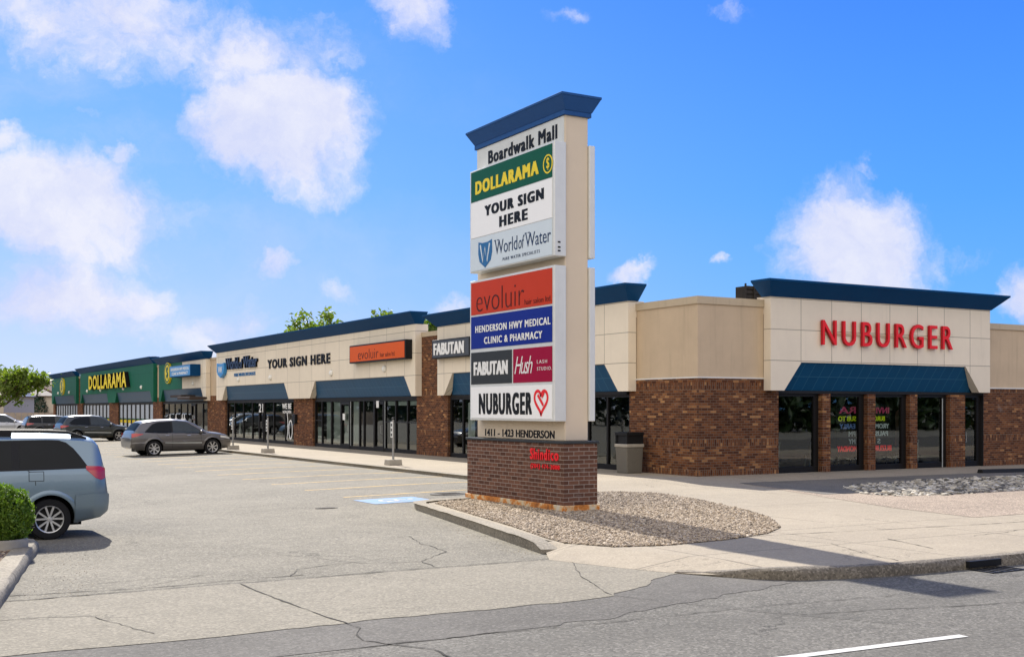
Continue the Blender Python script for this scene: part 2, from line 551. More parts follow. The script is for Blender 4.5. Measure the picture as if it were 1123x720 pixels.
M['rust'] = rust_mat()
M['concrete'] = plain('cast_concrete', (.36, .33, .28), .9, var=.25, scale=7, bmp=.3, bscale=40)
M['bin_tan'] = plain('pebbled_bin_panel', (.15, .137, .115), .9, var=.5, scale=60, bmp=.4, bscale=60)
M['steel'] = plain('galvanised_steel', (.3, .3, .3), .45, metal=.6, var=.2)
M['bark'] = plain('bark', (.09, .065, .045), .95, var=.4, scale=12, bmp=.6, bscale=25)
M['leaf_a'] = leaf_mat('tree_leaf', (.05, .10, .012), (.13, .19, .03))
M['leaf_b'] = leaf_mat('spring_leaf', (.09, .14, .015), (.20, .24, .04), .45)
M['leaf_bush'] = leaf_mat('bush_leaf', (.06, .13, .01), (.22, .32, .03), .35)
M['leaf_dark'] = leaf_mat('dark_leaf', (.012, .03, .008), (.03, .055, .012), .15)
M['spruce'] = leaf_mat('spruce_needle', (.01, .03, .015), (.025, .06, .03), .1)
M['tyre'] = plain('tyre_rubber', (.016, .016, .017), .85, var=.2, scale=20)
M['rim'] = plain('alloy_rim', (.6, .6, .6), .3, metal=.75, var=.05)
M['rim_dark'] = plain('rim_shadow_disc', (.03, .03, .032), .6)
M['car_glass'] = plain('tinted_car_glass', (.006, .008, .010), .06, var=.3, spec=.18)
M['rear_glass'] = plain('dark_rear_glass', (.007, .008, .010), .3, spec=.02)
M['car_glass_clear'] = plain('car_glass', (.035, .045, .05), .05, var=.4, spec=.35)
M['trim'] = plain('black_plastic_trim', (.018, .018, .019), .55)
M['tail'] = plain('red_tail_lens', (.42, .008, .012), .15, coat=1)
M['head'] = plain('clear_head_lens', (.62, .62, .6), .12, coat=1)
M['chrome'] = plain('chrome', (.7, .7, .7), .15, metal=1)
M['well'] = plain('wheel_well', (.008, .008, .008), .9)
M['house'] = plain('beige_siding', (.5, .44, .36), .85, var=.08)
M['house_roof'] = plain('brown_shingle', (.11, .07, .055), .9, var=.3, scale=6)
M['white_gable'] = plain('white_gable_board', (.75, .75, .76), .7)


def car_paint(name, col, metal=.35, rough=.32):
    m, t, b = new_mat(name)
    co = obj_coord(t)
    c = t.mix(t.noise(co, 1.8, 5, .6), [k * .93 for k in col], [min(1, k * 1.07) for k in col])
    zz = t.sep(co)[2]
    d = t.math('MULTIPLY', t.smooth(zz, .62, .25), t.smooth(t.noise(co, 3, 4), .3, .7))
    c = t.mix(t.math('MULTIPLY', d, .35), c, (.2, .18, .15))
    t.l.new(c, b.inputs['Base Color'])
    b.inputs['Metallic'].default_value = metal
    b.inputs['Roughness'].default_value = rough
    b.inputs['Coat Weight'].default_value = .6
    b.inputs['Coat Roughness'].default_value = .03
    return m


# ------------------------------------------------------------------ objects and meshes
def tag(o, label=None, cat=None, group=None, kind=None):
    if label:
        o['label'] = label
    if cat:
        o['category'] = cat
    if group:
        o['group'] = group
    if kind:
        o['kind'] = kind
    return o


def thing(name, loc, label, cat, group=None, rotz=0, pitch=0):
    o = bpy.data.objects.new(name, None)
    COL.objects.link(o)
    o.location = loc
    o.rotation_euler = (0, pitch, rotz)
    o.empty_display_size = .2
    bpy.context.view_layer.update()
    return tag(o, label, cat, group)


def origin_of(parent):
    """where a root stands; meshes given in world metres are stored relative to it"""
    v = Vector((0, 0, 0))
    p = parent
    while p is not None:
        v += Vector(p.location)
        p = p.parent
    return v


class MB:
    def __init__(s):
        s.v, s.f, s.m = [], [], []

    def add(s, verts, faces, mi=0):
        k = len(s.v)
        s.v += [tuple(v) for v in verts]
        for f in faces:
            s.f.append(tuple(i + k for i in f))
            s.m.append(mi)
        return s

    def box(s, x0, x1, y0, y1, z0, z1, mi=0):
        v = [(x0, y0, z0), (x1, y0, z0), (x1, y1, z0), (x0, y1, z0), (x0, y0, z1), (x1, y0, z1), (x1, y1, z1), (x0, y1, z1)]
        return s.add(v, [(3, 2, 1, 0), (4, 5, 6, 7), (0, 1, 5, 4), (1, 2, 6, 5), (2, 3, 7, 6), (3, 0, 4, 7)], mi)

    def frustum(s, a, za, b, zb, mi=0):
        """a, b: x0, x1, y0, y1 rectangles at heights za < zb"""
        v = [(a[0], a[2], za), (a[1], a[2], za), (a[1], a[3], za), (a[0], a[3], za), (b[0], b[2], zb), (b[1], b[2], zb), (b[1], b[3], zb), (b[0], b[3], zb)]
        return s.add(v, [(3, 2, 1, 0), (4, 5, 6, 7), (0, 1, 5, 4), (1, 2, 6, 5), (2, 3, 7, 6), (3, 0, 4, 7)], mi)

    def prism(s, poly, fn0, fn1, mi=0):
        """poly of 2D points; fn0/fn1 map a 2D point to the two end caps"""
        n = len(poly)
        v = [fn0(p) for p in poly] + [fn1(p) for p in poly]
        f = [tuple(range(n)), tuple(range(2 * n - 1, n - 1, -1))] + [(i, i + n, (i + 1) % n + n, (i + 1) % n) for i in range(n)]
        return s.add(v, f, mi)

    def tube(s, p0, p1, r0, r1=None, n=10, mi=0, cap=True):
        r1 = r0 if r1 is None else r1
        p0, p1 = Vector(p0), Vector(p1)
        d = (p1 - p0).normalized()
        a = d.orthogonal().normalized()
        b = d.cross(a)
        ring = lambda p, r: [p + (a * math.cos(2 * math.pi * i / n) + b * math.sin(2 * math.pi * i / n)) * r for i in range(n)]
        f = [(i, (i + 1) % n, (i + 1) % n + n, i + n) for i in range(n)]
        if cap:
            f += [tuple(range(n - 1, -1, -1)), tuple(range(n, 2 * n))]
        return s.add(ring(p0, r0) + ring(p1, r1), f, mi)

    def path(s, pts, r, n=6, mi=0):
        for a, b in zip(pts, pts[1:]):
            s.tube(a, b, r, r, n, mi)
        return s

    def lathe(s, prof, fn, n=24, mi=0):
        """prof of (r, h); fn(x, y, h) to a point"""
        k = len(prof)
        v = [fn(r * math.cos(2 * math.pi * i / n), r * math.sin(2 * math.pi * i / n), h) for i in range(n) for r, h in prof]
        f = [(i * k + j, ((i + 1) % n) * k + j, ((i + 1) % n) * k + j + 1, i * k + j + 1) for i in range(n) for j in range(k - 1)]
        return s.add(v, f, mi)

    def build(s, name, mats, parent=None, local=False, smooth=None, bevel=0, recalc=True, kind=None):
        me = bpy.data.meshes.new(name)
        o0 = Vector((0, 0, 0)) if (local or parent is None) else origin_of(parent)
        me.from_pydata([(v[0] - o0.x, v[1] - o0.y, v[2] - o0.z) for v in s.v], [], s.f)
        mats = mats if isinstance(mats, (list, tuple)) else [mats]
        for m in mats:
            me.materials.append(m)
        if len(mats) > 1:
            me.polygons.foreach_set('material_index', s.m)
        if recalc:
            bm = bmesh.new()
            bm.from_mesh(me)
            bmesh.ops.recalc_face_normals(bm, faces=bm.faces)
            bm.to_mesh(me)
            bm.free()
        if smooth is not None:
            me.polygons.foreach_set('use_smooth', [True] * len(me.polygons))
            me.set_sharp_from_angle(angle=R(smooth))
        me.update()
        o = bpy.data.objects.new(name, me)
        COL.objects.link(o)
        if parent is not None:
            o.parent = parent
        if bevel:
            b = o.modifiers.new('bevel', 'BEVEL')
            b.width = bevel
            b.segments = 2
            b.limit_method = 'ANGLE'
            b.angle_limit = R(35)
        if kind:
            o['kind'] = kind
        return o


def np_mesh(name, V, F, mat, parent=None, smooth=False):
    """fast mesh from numpy arrays; F has a constant number of corners"""
    me = bpy.data.meshes.new(name)
    k = F.shape[1]
    me.vertices.add(len(V))
    me.vertices.foreach_set('co', np.ascontiguousarray(V, dtype=np.float32).ravel())
    me.loops.add(F.size)
    me.loops.foreach_set('vertex_index', np.ascontiguousarray(F, dtype=np.int32).ravel())
    me.polygons.add(len(F))
    me.polygons.foreach_set('loop_start', np.arange(0, F.size, k, dtype=np.int32))
    me.polygons.foreach_set('use_smooth', np.full(len(F), smooth))
    me.update(calc_edges=True)
    me.validate()
    me.materials.append(mat)
    o = bpy.data.objects.new(name, me)
    COL.objects.link(o)
    if parent is not None:
        o.parent = parent
    return o


def west(X, Y, z):
    """mapper for things lying on a wall that faces -X: u runs to the right as seen, v up, w outwards"""
    return lambda u, v, w: (X - w, Y - u, z + v)


def south(X, Y, z):
    return lambda u, v, w: (X + u, Y - w, z + v)


def glyphs(s, bold=0.0, shear=0, space=1.0, line=1.0, align='LEFT', res=3):
    cu = bpy.data.curves.new('lettering', 'FONT')
    cu.body = s
    cu.offset = bold
    cu.shear = shear
    cu.space_character = space
    cu.space_line = line
    cu.align_x = align
    cu.extrude = .05
    cu.resolution_u = res
    o = bpy.data.objects.new('lettering', cu)
    COL.objects.link(o)
    dg = bpy.context.evaluated_depsgraph_get()
    me = bpy.data.meshes.new_from_object(o.evaluated_get(dg))
    V = np.array([v.co[:] for v in me.vertices])
    F = [tuple(p.vertices) for p in me.polygons]
    bpy.data.objects.remove(o)
    bpy.data.curves.remove(cu)
    bpy.data.meshes.remove(me)
    lo, hi = V.min(0), V.max(0)
    V = (V - lo) / (hi - lo)
    return V, F


def lettering(s, fn, w, h, mat, parent, depth=.004, side=None, bold=.0, shear=0, space=1.0, name='lettering', mirror=False, line=1.0, align='LEFT', res=3, split=False):
    """writing scaled to a box w wide and h high on the surface given by fn"""
    flat = not split and depth < .02
    V, F = glyphs(s, 0 if (flat and bold > 0) else bold, shear, space, line, align, res)
    if flat and bold > 0:
        # heavier weight: copies shifted by a stroke's fraction, each a hair above the last
        n_ = max(4, len(s))
        bx_, by_ = bold * 1.5 / (n_ * .62), bold * .8
        V0, F0 = V, F
        Vs, Fs = [], []
        for i_, (dx_, dy_) in enumerate(((-1, -1), (1, -1), (1, 1), (-1, 1), (0, 0))):
            W_ = V0.copy()
            W_[:, 0] = (W_[:, 0] + dx_ * bx_ + bx_) / (1 + 2 * bx_)
            W_[:, 1] = (W_[:, 1] + dy_ * by_ + by_) / (1 + 2 * by_)
            W_[:, 2] = W_[:, 2] * (.72 + .07 * i_)
            Fs += [tuple(j_ + len(V0) * i_ for j_ in f_) for f_ in F0]
            Vs.append(W_)
        V, F = np.vstack(Vs), Fs
    if mirror:
        V[:, 0] = 1 - V[:, 0]
    groups = [(F, None)]
    if split:
        par = list(range(len(V)))

        def find(a):
            while par[a] != a:
                par[a] = par[par[a]]
                a = par[a]
            return a
        for f in F:
            for b in f[1:]:
                par[find(f[0])] = find(b)
        isl = {}
        for i in range(len(V)):
            isl.setdefault(find(i), []).append(i)
        rows = sorted(((min(V[i, 0] for i in k), max(V[i, 0] for i in k), r) for r, k in isl.items()))
        merged = []
        for a, b, r in rows:
            if merged and a < merged[-1][1] - .004 and not (b - a > .5 * (merged[-1][1] - merged[-1][0]) and a > merged[-1][0] + .4 * (merged[-1][1] - merged[-1][0])):
                merged[-1] = (merged[-1][0], max(b, merged[-1][1]), merged[-1][2] | {r})
            else:
                merged.append((a, b, {r}))
        groups = [([f for f in F if find(f[0]) in rs], rs) for _, _, rs in merged]
    last = None
    for FF, _ in groups:
        ids = sorted({i for f in FF for i in f})
        remap = {i: k for k, i in enumerate(ids)}
        mb = MB()
        mb.v = [fn(V[i, 0] * w, V[i, 1] * h, .002 + V[i, 2] * depth) for i in ids]
        for f in FF:
            mb.f.append(tuple(remap[i] for i in f))
            zs = [V[i, 2] for i in f]
            mb.m.append(0 if min(zs) > .99 or side is None else 1)
        last = mb.build('letter' if split else name, [mat, side] if side else mat, parent, recalc=True)
    return last


def shape(poly, fn, depth, mat, parent, name, w0=.002, bevel=0):
    mb = MB()
    mb.prism(poly, lambda p: fn(p[0], p[1], w0), lambda p: fn(p[0], p[1], w0 + depth))
    return mb.build(name, mat, parent, bevel=bevel)


def band(poly, wd, closed=True):
    """a stroke of width wd along a polyline, as one ring of quads: returns verts 2D and faces"""
    n = len(poly)
    L, Rr = [], []
    for i, p in enumerate(poly):
        a = poly[(i - 1) % n] if (closed or i > 0) else p
        b = poly[(i + 1) % n] if (closed or i < n - 1) else p
        d = Vector((b[0] - a[0], b[1] - a[1])).normalized()
        q = Vector((-d.y, d.x)) * wd / 2
        L.append((p[0] + q.x, p[1] + q.y))
        Rr.append((p[0] - q.x, p[1] - q.y))
    return L, Rr


def stroke(polys, wd, fn, depth, mat, parent, name, closed=True, w0=.002):
    mb = MB()
    for poly in polys:
        L, Rr = band(poly, wd, closed)
        n = len(poly)
        v = [fn(*p, w0 + depth) for p in L] + [fn(*p, w0 + depth) for p in Rr] + [fn(*p, w0) for p in L] + [fn(*p, w0) for p in Rr]
        f = []
        for i in range(n if closed else n - 1):
            j = (i + 1) % n
            f += [(i, j, j + n, i + n), (i, i + 2 * n, j + 2 * n, j), (i + n, j + n, j + 3 * n, i + 3 * n)]
        mb.add(v, f)
    return mb.build(name, mat, parent)


def oval(cx, cy, rx, ry, n=36):
    return [(cx + rx * math.cos(2 * math.pi * i / n), cy + ry * math.sin(2 * math.pi * i / n)) for i in range(n)]


# ------------------------------------------------------------------ ground
def ss(x):
    x = min(1, max(0, x))
    return x * x * (3 - 2 * x)


def lotz(x, y):
    return .004 + .09 * ss((x - 8.5) / 6.5) * ss((y - 15) / 7)


def sheet(name, pts, z, mat):
    mb = MB()
    mb.add([(p[0], p[1], p[2] if len(p) > 2 else z) for p in pts], [tuple(range(len(pts)))])
    o = mb.build(name, mat, recalc=False, kind='structure')
    if o.data.polygons[0].normal.z < 0:
        o.data.flip_normals()
    return o


sheet('ground', [(-1500, -1500), (1500, -1500), (1500, 2500), (-1500, 2500)], -.06, M['ground'])
sheet('road', [(-200, -9), (250, -9), (250, 14.3), (-200, 14.3)], 0, M['road'])
# parking lot, rising a little towards the shops
mb = MB()
xs = [-70 + i * 2 for i in range(38)] + [6 + i * .5 for i in range(24)]
ys = [13.99 + i * .5 for i in range(20)] + [24 + i * 4 for i in range(40)]
for y in ys:
    for x in xs:
        mb.v.append((x, y, lotz(x, y)))
nx = len(xs)
for j in range(len(ys) - 1):
    for i in range(nx - 1):
        mb.f.append((j * nx + i, j * nx + i + 1, (j + 1) * nx + i + 1, (j + 1) * nx + i))
        mb.m.append(0)
mb.build('parking_lot', M['lot'], smooth=60, kind='structure')


def rough_line(a, b, n, amp, seed):
    r = random.Random(seed)
    out = []
    o = 0
    for i in range(n + 1):
        t = i / n
        o = o * .75 + r.uniform(-amp, amp)
        dx, dy = b[0] - a[0], b[1] - a[1]
        L = math.hypot(dx, dy)
        k = 0 if i in (0, n) else o
        out.append((a[0] + dx * t - dy / L * k, a[1] + dy * t + dx / L * k))
    return out


edge_lot = rough_line((-70, 14.0), (8.75, 14.02), 160, .02, 3)
edge_road = rough_line((9.45, 12.0), (7.7, 10.95), 14, .05, 4) + rough_line((7.7, 10.95), (3.6, 10.88), 24, .04, 5)[1:] + rough_line((3.6, 10.88), (-70, 11.45), 150, .04, 6)[1:]
sheet('driveway_apron', edge_lot + [(9.25, 13.0)] + edge_road, .009, M['apron'])
# darker patched strip between the concrete apron and the carriageway
strip = rough_line((-70, 11.6), (3.5, 11.05), 100, .02, 8) + rough_line((3.5, 11.05), (9.4, 12.1), 30, .02, 9)[1:] + [(10.2, 10.9)] + \
    rough_line((10.2, 10.7), (6.2, 9.75), 30, .06, 10) + rough_line((6.2, 9.75), (-70, 10.2), 120, .05, 11)[1:]
sheet('road_patch', strip, .004, M['patch'])
# sidewalk and plaza
KERB = [(9.42, 12.05), (9.62, 11.75), (9.84, 11.35), (10.1, 11.02), (10.5, 10.78), (11.2, 10.56), (12.03, 10.45), (14.2, 10.38), (18, 10.36), (30, 10.35), (90, 10.35)]
ISL = [(9.2, 14.6), (9.32, 15.2), (9.65, 16.75), (10.05, 18.7), (10.42, 20.6), (10.72, 22.2), (10.86, 22.55), (11.2, 22.75), (13.3, 23.3), (15.9, 24.0)]
RA = [(9.05, 14.62, .03), (8.72, 14.0, .011), (9.0, 13.1, .011), (9.3, 12.3, .011), (9.5, 11.95, .012), (9.75, 11.5, .03)]
RB = [(9.34, 15.05, .1285), (9.5, 14.6, .1285), (9.75, 13.75, .1285), (10.05, 12.8, .1285), (10.3, 12.0, .1285), (10.45, 10.9, .1285)]
mb = MB()
mb.add(RA + RB, [(i, i + 1, i + 7, i + 6) for i in range(5)])
mb.add(RB + [(p[0], p[1] + .1, .1285) for p in KERB[5:]] + [(90, 14.9, .1285), (9.6, 15.1, .1285)], [tuple(range(len(RB) + len(KERB) - 5 + 2))])
mb.build('sidewalk', M['walk'], kind='structure')
sheet('plaza', [(90, 14.2), (11, 14.2), (9.5, 14.75)] + [(p[0] + .12, p[1]) for p in ISL[1:-1]] + [(15.95, 24.0), (90, 24.6)], .128, M['plaza'])
mb = MB()
mb.add([(15.98, 24.0, .126), (90, 24.0, .126), (90, 25.6, .19), (15.98, 25.6, .19)], [(0, 1, 2, 3)])
mb.add([(15.98, 25.6, .19), (90, 25.6, .19), (90, 27, .19), (21.9, 27, .19), (21.9, 150, .19), (15.98, 150, .19)], [(0, 1, 2, 3, 4, 5)])
mb.build('shop_walk', M['walk'], kind='structure')


def kerb_mesh(name, line, top, wd, mat, seed=1, bot=-.05, sub=.35, amp=.012, toplift=None):
    """a cast kerb with worn arrises: line is the street face, the kerb lies on its left"""
    r = random.Random(seed)
    pts = []
    for a, b in zip(line, line[1:]):
        L = math.hypot(b[0] - a[0], b[1] - a[1])
        n = max(1, min(120, int(L / sub)))
        for i in range(n):
            pts.append((a[0] + (b[0] - a[0]) * i / n, a[1] + (b[1] - a[1]) * i / n))
    pts.append(line[-1])
    mb = MB()
    n = len(pts)
    for i, p in enumerate(pts):
        a, b = pts[max(0, i - 1)], pts[min(n - 1, i + 1)]
        d = Vector((b[0] - a[0], b[1] - a[1])).normalized()
        q = Vector((-d.y, d.x))
        t = top if toplift is None else toplift(p, top)
        j = lambda k=1: r.uniform(-amp, amp) * k
        prof = [(0, bot), (.0 + j(), t * .45), (.015 + j(), t - .035 + j()), (.045 + j(), t - .006), (wd - .03, t + j(.3)), (wd, t - .02), (wd, bot)]
        for o, z in prof:
            mb.v.append((p[0] + q.x * o, p[1] + q.y * o, z))
    k = 7
    for i in range(n - 1):
        for j2 in range(k - 1):
            mb.f.append((i * k + j2, (i + 1) * k + j2, (i + 1) * k + j2 + 1, i * k + j2 + 1))
            mb.m.append(0)
    for e in (0, n - 1):
        mb.f.append(tuple(e * k + q for q in range(k)))
        mb.m.append(0)
    return mb.build(name, mat, smooth=35, kind='structure')


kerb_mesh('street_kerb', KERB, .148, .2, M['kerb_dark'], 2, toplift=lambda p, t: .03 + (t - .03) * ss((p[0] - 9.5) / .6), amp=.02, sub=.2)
kerb_mesh('island_kerb', [(p[0], p[1]) for p in ISL][::-1], .165, -.2, M['kerb'], 3, amp=.02, sub=.3,
          toplift=lambda p, t: t - .10 * ss((15.1 - p[1]) / .6))
kerb_mesh('shop_kerb', [(15.9, 24.0), (15.9, 150)], .206, -.16, M['kerb'], 4, sub=.6, amp=.012)

# gravel island under the pylon sign
GRAV = [(9.55, 15.4), (9.45, 14.75), (9.8, 13.95), (10.6, 13.72), (11.85, 13.85), (13.0, 14.2), (13.9, 14.85), (14.9, 16.2), (15.6, 17.6), (16.6, 20.5), (17.0, 22.4), (16.3, 23.3), (14.6, 23.3), (13.2, 23.15), (11.25, 22.6), (11.02, 22.3), (10.66, 20.5), (10.3, 18.7), (9.88, 16.7)]
sheet('gravel_island', GRAV, .137, M['gravel'])
# crushed stone bed and rocks before the restaurant
FINES = [(18.3, 14.4), (90, 14.4), (90, 25.0), (24.8, 25.2), (21.0, 23.6), (19.6, 19.6), (18.6, 16.5)]
sheet('crushed_stone_bed', FINES, .133, M['fines'])
sheet('asphalt_shade_pad', rough_line((20.1, 20.0), (90, 19.6), 160, .05, 21) + [(90, 26.35), (21.75, 26.35)], .137, M['pad'])  # asphalt sheet whose dark colour deepens the building's shadow, edge aligned with it
# left planting bed with its kerb
LK = [(.35, 9.6), (.9, 11.6), (1.49, 13.6), (2.2, 16.9), (2.6, 18.7), (2.62, 19.1), (2.4, 19.35), (1.9, 19.4), (-8, 19.0)]
LK = [(1.27, 12.2), (1.49, 13.5), (2.2, 16.9), (2.62, 18.8), (2.62, 19.15), (2.4, 19.38), (1.9, 19.4), (-8, 19.0)]
kerb_mesh('bed_kerb', LK, .16, .30, M['kerb'], 6, amp=.008, sub=.3)
BED = [(1.1, 12.3), (1.27, 13.5), (1.97, 16.9), (2.38, 18.8), (2.35, 19.1), (1.9, 19.15), (-8, 18.75), (-8, 12.3)]
sheet('planting_bed', BED, .13, M['gravel'])


def in_poly(P, poly):
    x, y = P[:, 0], P[:, 1]
    c = np.zeros(len(P), bool)
    n = len(poly)
    for i in range(n):
        x0, y0 = poly[i][:2]
        x1, y1 = poly[(i + 1) % n][:2]
        hit = ((y0 > y) != (y1 > y)) & (x < (x1 - x0) * (y - y0) / (y1 - y0 + 1e-12) + x0)
        c ^= hit
    return c


def icosa():
    t = (1 + 5 ** .5) / 2
    v = np.array([(-1, t, 0), (1, t, 0), (-1, -t, 0), (1, -t, 0), (0, -1, t), (0, 1, t), (0, -1, -t), (0, 1, -t), (t, 0, -1), (t, 0, 1), (-t, 0, -1), (-t, 0, 1)], float)
    v /= np.linalg.norm(v[0])
    f = np.array([(0, 11, 5), (0, 5, 1), (0, 1, 7), (0, 7, 10), (0, 10, 11), (1, 5, 9), (5, 11, 4), (11, 10, 2), (10, 7, 6), (7, 1, 8), (3, 9, 4), (3, 4, 2), (3, 2, 6), (3, 6, 8), (3, 8, 9), (4, 9, 5), (2, 4, 11), (6, 2, 10), (8, 6, 7), (9, 8, 1)])
    return v, f


def stones(name, poly, n, r0, r1, z, mat, flat=.65, label=None, cat=None, dens=None):
    xs_ = [p[0] for p in poly]
    ys_ = [p[1] for p in poly]
    P = np.column_stack([rng.uniform(min(xs_), max(xs_), n * 3), rng.uniform(min(ys_), max(ys_), n * 3)])
    P = P[in_poly(P, poly)]
    if dens is not None:
        P = P[rng.uniform(0, 1, len(P)) < dens(P)]
    P = P[:n]
    n = len(P)
    iv, fi = icosa()
    rad = r0 + (r1 - r0) * rng.beta(1.5, 3, n)
    V = iv[None] * rng.uniform(.72, 1.18, (n, 12, 1))
    V = V * np.stack([rng.uniform(.8, 1.4, n), rng.uniform(.7, 1.1, n), rng.uniform(flat * .7, flat * 1.2, n)], 1)[:, None, :]
    a = rng.uniform(0, 6.28, n)
    ca, sa = np.cos(a)[:, None], np.sin(a)[:, None]
    X = V[:, :, 0] * ca - V[:, :, 1] * sa
    Y = V[:, :, 0] * sa + V[:, :, 1] * ca
    V = np.stack([X, Y, V[:, :, 2]], 2) * rad[:, None, None]
    V[:, :, 0] += P[:, 0:1]
    V[:, :, 1] += P[:, 1:2]
    V[:, :, 2] += z + (rad * flat * rng.uniform(.1, .75, n))[:, None]
    F = fi[None] + (np.arange(n) * 12)[:, None, None]
    o = np_mesh(name, V.reshape(-1, 3), F.reshape(-1, 3), mat)
    return tag(o, label, cat, kind='stuff')


M['pebble'] = stone_mat('pebble', [(0, (.10, .078, .055)), (.25, (.29, .225, .155)), (.6, (.42, .33, .225)), (.85, (.52, .42, .30)), (1, (.66, .57, .45))])
M['cobble'] = stone_mat('cobble', [(0, (.05, .05, .05)), (.25, (.22, .2, .16)), (.5, (.42, .38, .3)), (.75, (.55, .5, .4)), (1, (.7, .66, .57))])
M['mulch'] = stone_mat('mulch', [(0, (.07, .045, .03)), (.4, (.2, .13, .085)), (.8, (.36, .27, .19)), (1, (.5, .42, .33))])
stones('gravel', GRAV, 42000, .012, .038, .137, M['pebble'], .6, 'loose pinkish beige gravel covering the island under the tall pylon sign', 'gravel')
stones('mulch', BED, 9000, .015, .045, .13, M['mulch'], .5, 'brown gravel and chips in the kerbed bed around the round bush', 'mulch')
ROCKS = [(21.0, 19.7), (22.4, 21.7), (24.5, 22.4), (28.0, 22.7), (33, 22.4), (40, 22), (40, 19), (30, 18.8), (25.5, 18.6), (22.2, 18.4), (21.0, 18.9)]
stones('cobblestones', ROCKS, 4600, .04, .115, .125, M['cobble'], .5, 'pale river cobbles heaped in the bed before the burger restaurant', 'cobbles')

# loose grit blown along the kerbs and the lot's edge
GRIT = [(2.7, 19.2), (2.3, 16.8), (1.6, 13.6), (2.4, 13.6), (3.1, 16.6), (3.6, 19.6)]
stones('grit', GRIT, 420, .003, .010, .004, M['pebble'], .6, 'loose grit scattered on the asphalt along the left kerb', 'grit')
GRIT2 = [(10.8, 22.6), (9.2, 14.7), (8.5, 14.4), (9.2, 18.0), (10.2, 22.6)]
stones('grit', GRIT2, 520, .003, .011, .008, M['pebble'], .6, 'loose grit on the asphalt along the kerb of the sign island', 'grit')
# painted lines and other marks on the ground
def line_strip(name, a, b, wd, mat, zf=None, z=.012):
    d = Vector((b[0] - a[0], b[1] - a[1]))
    L = d.length
    d.normalize()
    q = Vector((-d.y, d.x)) * wd / 2
    n = max(1, int(L / .5))
    mb = MB()
    for i in range(n + 1):
        p = Vector(a) + d * L * i / n
        zz = (zf(p.x, p.y) + .004) if zf else z
        mb.v += [(p.x + q.x, p.y + q.y, zz), (p.x - q.x, p.y - q.y, zz)]
    for i in range(n):
        mb.f.append((2 * i, 2 * i + 1, 2 * i + 3, 2 * i + 2))
        mb.m.append(0)
    return mb.build(name, mat, kind='structure')


for i in range(22):
    y = 26.2 + i * 2.7
    line_strip('parking_line', (10.5, y), (15.85, y), .125, M['yellow'], lotz)
for i in range(6):
    line_strip('parking_line', (-2.0, 23.2 + i * 2.7), (3.4, 23.2 + i * 2.7), .125, M['yellow'], lotz)
line_strip('lane_line', (5.9, 7.56), (9.22, 7.38), .115, M['white_paint'], z=.006)
line_strip('lane_line', (15.2, 7.05), (18.2, 6.9), .115, M['white_paint'], z=.006)
# accessible bay: blue pad with white wheelchair mark
mb = MB()
px0, px1, py0, py1 = 10.35, 11.85, 23.95, 25.25
for x, y in ((px0, py0), (px1, py0), (px1, py1), (px0, py1)):
    mb.v.append((x, y, lotz(x, y) + .006))
mb.f.append((0, 1, 2, 3))
mb.m.append(0)
mb.build('accessible_bay_mark', M['blue_paint'], kind='structure')
fnp = lambda u, v, w: (px0 + .75 + v, py0 + .65 - u, lotz(px0 + .75 + v, py0) + .011)
mk = MB()
for poly, cl in (([(.22 * math.cos(a), .22 * math.sin(a) - .12) for a in [R(100 + 260 * i / 16) for i in range(17)]], False), ([(-.02, .3), (-.02, .02), (.22, .02), (.3, -.3), (.38, -.28)], False)):
    L, Rr = band(poly, .08, cl)
    n = len(poly)
    mk.add([fnp(*p, 0) for p in L] + [fnp(*p, 0) for p in Rr], [(i, i + 1, i + 1 + n, i + n) for i in range(n - 1)])
mk.add([fnp(*p, 0) for p in oval(-.02, .42, .08, .08, 14)], [tuple(range(14))])
mk.build('wheelchair_mark', M['white_paint'], kind='structure')


def crack_strip(pts, wd, seed, z, sub=.12, amp=.03, mat=None):
    r = random.Random(seed)
    line = []
    for a, b in zip(pts, pts[1:]):
        n = max(2, int(math.hypot(b[0] - a[0], b[1] - a[1]) / sub))
        line += rough_line(a, b, n, amp, r.random())[:-1]
    line.append(pts[-1])
    mb = MB()
    n = len(line)
    for i, p in enumerate(line):
        a, b = line[max(0, i - 1)], line[min(n - 1, i + 1)]
        d = Vector((b[0] - a[0], b[1] - a[1])).normalized()
        w = wd * r.uniform(.15, .9) * .36
        mb.v += [(p[0] - d.y * w, p[1] + d.x * w, z), (p[0] + d.y * w, p[1] - d.x * w, z)]
    for i in range(n - 1):
        mb.f.append((2 * i, 2 * i + 1, 2 * i + 3, 2 * i + 2))
        mb.m.append(0)
    return mb.build('pavement_crack', mat or M['crack'], kind='structure')


crack_strip([(-8, 14.02), (1.7, 14.0), (3.2, 14.02), (4.2, 14.03), (5.6, 14.05), (6.4, 14.1), (8.6, 14.05), (9.4, 14.3)], .075, 1, .0145, amp=.022)
crack_strip([(4.25, 13.98), (4.28, 12.6), (4.35, 11.2), (4.42, 10.6)], .05, 2, .0145, amp=.012)
crack_strip([(4.42, 10.6), (4.2, 10.0), (4.6, 9.2), (4.5, 8.2), (4.9, 7.0)], .045, 3, .0085)
crack_strip([(7.0, 14.1), (7.1, 14.8), (7.9, 15.6), (8.0, 16.6), (8.3, 17.8)], .035, 4, .0095)
crack_strip([(7.1, 14.75), (6.3, 15.0), (5.6, 16.6)], .025, 5, .0085)
crack_strip([(3.1, 14.3), (4.1, 15.0), (2.6, 14.9)], .02, 6, .0085)
crack_strip([(8.9, 13.7), (8.2, 12.4), (7.7, 11.0), (8.4, 9.4), (9.3, 7.9)], .03, 7, .0145, amp=.02)
crack_strip([(1.0, 9.4), (4.5, 9.75), (8.3, 9.6), (12.0, 9.25)], .03, 8, .0085)
crack_strip([(8.7, 9.0), (11.5, 8.3), (15, 8.5), (20, 8.2)], .035, 9, .0055)
